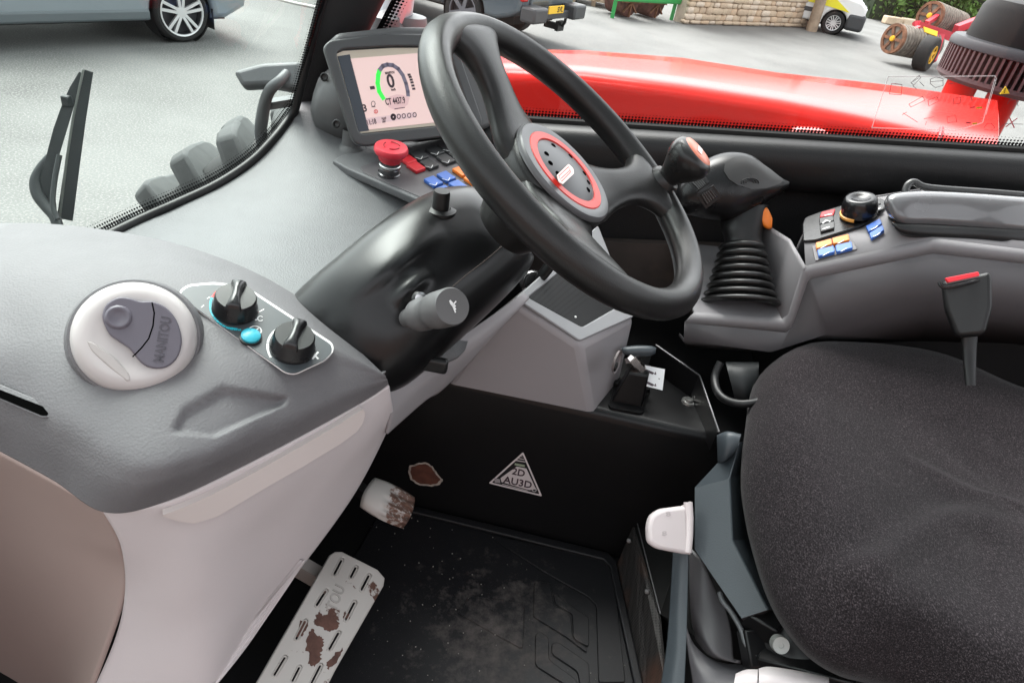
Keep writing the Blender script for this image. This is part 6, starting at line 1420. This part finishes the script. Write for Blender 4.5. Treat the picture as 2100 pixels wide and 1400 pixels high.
# ------------------------------------------------------------------ floor mat, sticker, rust mark, pedals
fm = thing('floor_mat', 'black rubber floor mat with raised rim and moulded chevrons, dusty', 'floor mat', pz(1000, 1250, FZ))
mo = [(790, 1035), (860, 1048), (1238, 1141), (1256, 1156), (1318, 1440), (560, 1500), (640, 1290)]
Z0 = (V((0, 0, FZ + 0.001)), V((0, 0, 1)))
pplate('mat_base', [mo], Z0, 0.006, M_mat, fm, bevel=0.002)
rim_o = [(790, 1031), (860, 1044), (1243, 1136), (1262, 1152), (1324, 1440), (1306, 1440), (1249, 1166), (1236, 1151), (860, 1058), (792, 1044)]
pplate('rim', [rim_o], off(Z0, 0.006), 0.008, M_mat, fm, bevel=0.003)
Z1 = off(Z0, 0.0062)
zf = lambda pts: [(500 + x / 2.545, 850 + y / 2.545) for x, y in pts]
for q in ([(1300, 650), (1330, 640), (1880, 760), (1930, 840), (1990, 1400), (1850, 1400), (1838, 1000), (1800, 955), (1560, 820)],
          [(1515, 870), (1600, 880), (1612, 990), (1705, 1050), (1715, 1180), (1790, 1220), (1790, 1245), (1680, 1160), (1510, 1055)],
          [(1620, 935), (1720, 1010), (1800, 1060), (1800, 1215), (1720, 1170), (1712, 1040), (1620, 985)],
          [(1110, 1030), (1180, 950), (1465, 985), (1455, 1225), (1280, 1130)],
          [(1520, 1150), (1545, 1135), (1590, 1165), (1590, 1280), (1740, 1390), (1740, 1450), (1520, 1310)],
          [(1605, 1195), (1640, 1190), (1800, 1300), (1805, 1450), (1760, 1450), (1740, 1340), (1605, 1250)]):
    pplate('moulded_pad', [zf(q)], Z1, 0.003, M_mat, fm, bevel=0.0012, rnd=0.006)

RP = off(RISER, 0.0012)
stc = thing('panel_sticker', 'white triangular sticker reading 2D AU3D on black panel', 'sticker', ppl(1058, 975, RP))
tri = [(1073, 926), (1112, 1017), (1002, 990)]
pplate('white_edge', [tri], RP, 0.0006, mat('sticker_edge', (0.72, 0.68, 0.68), 0.5), stc, rnd=0.004)
cx, cy = 1062.3, 977.7; sc_ = lambda k: [(cx + (x - cx) * k, cy + (y - cy) * k) for x, y in tri]
R1_ = off(RP, 0.0007); pplate('black_field', [sc_(0.89)], R1_, 0.0003, mat('sticker_black', (0.015, 0.014, 0.016), 0.4), stc, rnd=0.003)
R2_ = off(RP, 0.0011); M_sw = mat('sticker_face', (0.66, 0.62, 0.62), 0.5)
pplate('white_field', [zf([(1424, 270), (1475, 280), (1525, 388), (1490, 392), (1345, 350), (1340, 330)])], R2_, 0.0003, M_sw, stc)
R3_ = off(RP, 0.0015)
ptext('lettering', '2D', zf([(1398, 308)])[0], zf([(1463, 324)])[0], R3_, M_ink, stc, h=0.0165); ptext('lettering', 'AU3D', zf([(1352, 352)])[0], zf([(1500, 384)])[0], R3_, M_ink, stc, h=0.017)
s = Strokes(R2_); s.line(zf([(1422, 238), (1468, 246)]), 0.0022); s.line(zf([(1428, 226), (1462, 233)]), 0.0016); s.line(zf([(1436, 215), (1456, 219)]), 0.0012); s.line(zf([(1350, 362), (1480, 395)]), 0.0014); s.arc(zf([(1516, 391)])[0], 4, 4, 0, 360, 0.0014, 12); s.build('small_print', M_sw, stc)
s = Strokes(R3_); s.line(zf([(1418, 258), (1462, 267)]), 0.005); s.build('green_strip', mat('strip_green', (0.35, 0.42, 0.30), 0.5), stc)
pplate('square_mark', [zf([(1308, 330), (1336, 336), (1338, 356), (1310, 352)])], R2_, 0.0003, mat('mark_grey', (0.35, 0.33, 0.34), 0.5), stc)
rs_ = [(838, 968), (840, 955), (855, 949), (872, 948), (888, 955), (896, 970), (909, 983), (902, 993), (880, 997), (855, 993), (842, 983)]
rs = thing('rust_patch', 'brown rust patch with pale chipped rim on black panel', 'rust patch', ppl(870, 972, RP))
rs_ = jag(rs_, 1.3, 4, 4)
pplate('chipped_rim', [rs_], RP, 0.0004, mat('chip_pale', (0.38, 0.34, 0.30), 0.7, var=0.3, varscale=120), rs); c0 = (869, 972)
pplate('rusty_metal', [[(c0[0] + (x - c0[0]) * .86, c0[1] + (y - c0[1]) * .86) for x, y in rs_]], off(RP, 0.0005), 0.0003, mat('rust_red', (0.10, 0.035, 0.022), 0.8, var=0.4, varscale=40), rs)

# pedals
M_ped = mat('pedal_paint', (0.52, 0.49, 0.46), 0.4, metal=0.1, wear=(26, 0.60, 0.625, (0.13, 0.065, 0.05)))
pn = V((0.42, -0.05, 0.90)).normalized(); PP = (pt(655, 1270, 1.0), pn)
bpd = thing('brake_pedal', 'wide slotted brake pedal of worn silver paint with rust', 'pedal', ppl(655, 1270, PP) + V((0, 0, -0.1)))
zq = zf
po_ = zf([(65, 1392), (440, 740), (470, 722), (505, 722), (690, 815), (728, 860), (722, 900), (470, 1340), (420, 1440), (330, 1560), (-60, 1600)])
slots = []
for a, b2 in (((508, 762), (470, 835)), ((582, 800), (556, 850)), ((650, 842), (612, 915)), ((425, 922), (378, 995)), ((575, 982), (530, 1070)), ((318, 1080), (272, 1170)), ((492, 1140), (444, 1225)), ((212, 1268), (158, 1358)), ((288, 1320), (252, 1390)), ((398, 1310), (352, 1400))):
    a, b2 = V(zf([a])[0]), V(zf([b2])[0]); d = (b2 - a).normalized(); n = V((-d.y, d.x)); w_ = 3.6; lp = []
    for c, s0 in ((a, 1), (b2, -1)):
        for k in range(5):
            an = math.pi * k / 4; lp.append(tuple(c + n * (s0 * w_ * math.cos(an)) - d * (s0 * w_ * math.sin(an))))
    slots.append(lp)
pp = pplate('pad', [po_] + slots, PP, 0.006, M_ped, bpd, bevel=0.0018)
for lp in slots:
    ring3 = [ppl(x, y, off(PP, 0.006)) for x, y in lp]; ring3.append(ring3[0]); tube('slot_rim', ring3, 0.0012, M_ped, pp, 6)
text('embossed_mark', 'TOU', ppl(*zf([(478, 1030)])[0], off(PP, 0.0062)), ppl(*zf([(528, 905)])[0], off(PP, 0.0062)), pn, mat('pedal_emboss', (0.40, 0.375, 0.35), 0.4, metal=0.15), pp, h=0.017, thick=0.0016)
M_prust = mat('pedal_rust', (0.125, 0.062, 0.048), 0.85, var=0.35, varscale=60)
for q in ([(395, 1018), (412, 1050), (440, 1035), (470, 1050), (495, 1085), (488, 1110), (450, 1133), (420, 1120), (385, 1100), (362, 1080), (378, 1050)], [(340, 1130), (362, 1118), (380, 1150), (412, 1165), (416, 1200), (400, 1240), (405, 1270), (370, 1310), (335, 1300), (345, 1250), (322, 1230), (330, 1170)], [(520, 1060), (530, 1025), (550, 1040), (548, 1070)], [(270, 1160), (290, 1080), (320, 1068), (334, 1085), (312, 1150)], [(430, 1290), (470, 1250), (518, 1215), (490, 1280), (440, 1330)]):
    pplate('rust_spot', [jag(zf(q), 2.6, 5, len(q))], off(PP, 0.0061), 0.0005, M_prust, pp)
b = Bag(); b.bar(ppl(690, 1205, off(PP, -0.030)), pt(560, 1130, 1.07), 0.02, 0.03); b.build('arm', mat('pedal_arm', (0.33, 0.30, 0.28), 0.5), bpd)
tube('pedal_shaft', [pt(560, 1130, 1.06), V((-0.5, 0.62, -0.75))], 0.012, M_black, bpd)

gp = thing('accelerator_pedal', 'small ribbed accelerator pedal with half-worn silver paint', 'pedal', pt(792, 1030, 1.08) + V((0, 0, -0.07)))
pn2 = V((0.45, -0.15, 0.88)).normalized(); GP = (pt(792, 1030, 1.07), pn2)
def gpt(x, y, h): return ppl(x, y, off(GP, h))
rows_ = []
for f in [i / 12 for i in range(13)]:
    row = []
    for g_ in [j / 24 for j in range(25)]:
        u_, w_2 = 2 * f - 1, 2 * g_ - 1; fu, gu = 0.5 + 0.5 * u_ * math.sqrt(1 - 0.22 * w_2 * w_2), 0.5 + 0.5 * w_2 * math.sqrt(1 - 0.22 * u_ * u_)
        tx = V((765, 972)).lerp(V((858, 1018)), fu); bx = V((730, 1040)).lerp(V((830, 1090)), fu); m_ = tx.lerp(bx, gu)
        h = 0.018 * math.sin(math.pi * g_) ** 0.6 + 0.007 * math.sin(math.pi * f) ** 0.6
        if f > 0.4: h += 0.0040 * math.sin(g_ * math.pi * 8) * smooth01((f - 0.4) / 0.12)
        row.append(gpt(m_.x, m_.y, h))
    rows_.append(row)
def pedal_mat(c, ax):
    m = bpy.data.materials.new('pedal_halfworn'); nt, b, o = nodes_of(m); L = nt.links.new
    tc = nt.nodes.new('ShaderNodeTexCoord'); sb_ = nt.nodes.new('ShaderNodeVectorMath'); sb_.operation = 'SUBTRACT'; sb_.inputs[1].default_value = c; dt = nt.nodes.new('ShaderNodeVectorMath'); dt.operation = 'DOT_PRODUCT'; dt.inputs[1].default_value = ax
    L(tc.outputs['Object'], sb_.inputs[0]); L(sb_.outputs[0], dt.inputs[0]); t = tex(nt, 'noise', 60, 6, 0.65)
    m1 = nt.nodes.new('ShaderNodeMath'); m1.operation = 'MULTIPLY'; m1.inputs[1].default_value = 0.075; L(t.outputs['Fac'], m1.inputs[0]); ad = nt.nodes.new('ShaderNodeMath'); ad.operation = 'ADD'; L(m1.outputs[0], ad.inputs[0]); L(dt.outputs['Value'], ad.inputs[1])
    r = ramp(nt, ad.outputs[0], [(0.033, (0, 0, 0)), (0.0345, (1, 1, 1))])
    t2 = tex(nt, 'noise', 95, 6, 0.7); r2 = ramp(nt, t2.outputs['Fac'], [(0.42, (0.40, 0.37, 0.35)), (0.47, (0.16, 0.085, 0.06)), (0.62, (0.09, 0.05, 0.04)), (0.70, (0.22, 0.18, 0.16))])
    mx = nt.nodes.new('ShaderNodeMix'); mx.data_type = 'RGBA'; L(r.outputs[0], mx.inputs[0]); mx.inputs[6].default_value = (0.47, 0.445, 0.42, 1); L(r2.outputs[0], mx.inputs[7]); L(mx.outputs[2], b.inputs['Base Color']); b.inputs['Roughness'].default_value = 0.5
    return m
ax_ = (gpt(842, 1050, 0) - gpt(765, 1010, 0)).normalized()
o = mesh('pad', [p for r in rows_ for p in r], grid_faces(13, 25), pedal_mat(tuple(gpt(800, 1030, 0)), tuple(ax_)), gp, 80); face_cam(o); solid(o, 0.012)
b = Bag(); b.bar(gpt(760, 1020, -0.006), pt(680, 960, 1.12), 0.016, 0.02); b.build('arm', M_black, gp)

# small loose grit on the floor
random.seed(3); b = Bag()
for i in range(110):
    x, y = random.uniform(760, 1300), random.uniform(1060, 1395); p = pz(x, y, FZ + 0.0085); s_ = random.uniform(0.0004, 0.0013)
    b.box(p, (s_ * 1.5, s_, s_), (V((math.cos(i), math.sin(i), 0)), V((-math.sin(i), math.cos(i), 0)), V((0, 0, 1))))
tag(b.build('grit', mat('grit_pale', (0.35, 0.33, 0.30), 0.9)), 'pale grit scattered over the floor mat', 'grit', kind='stuff')
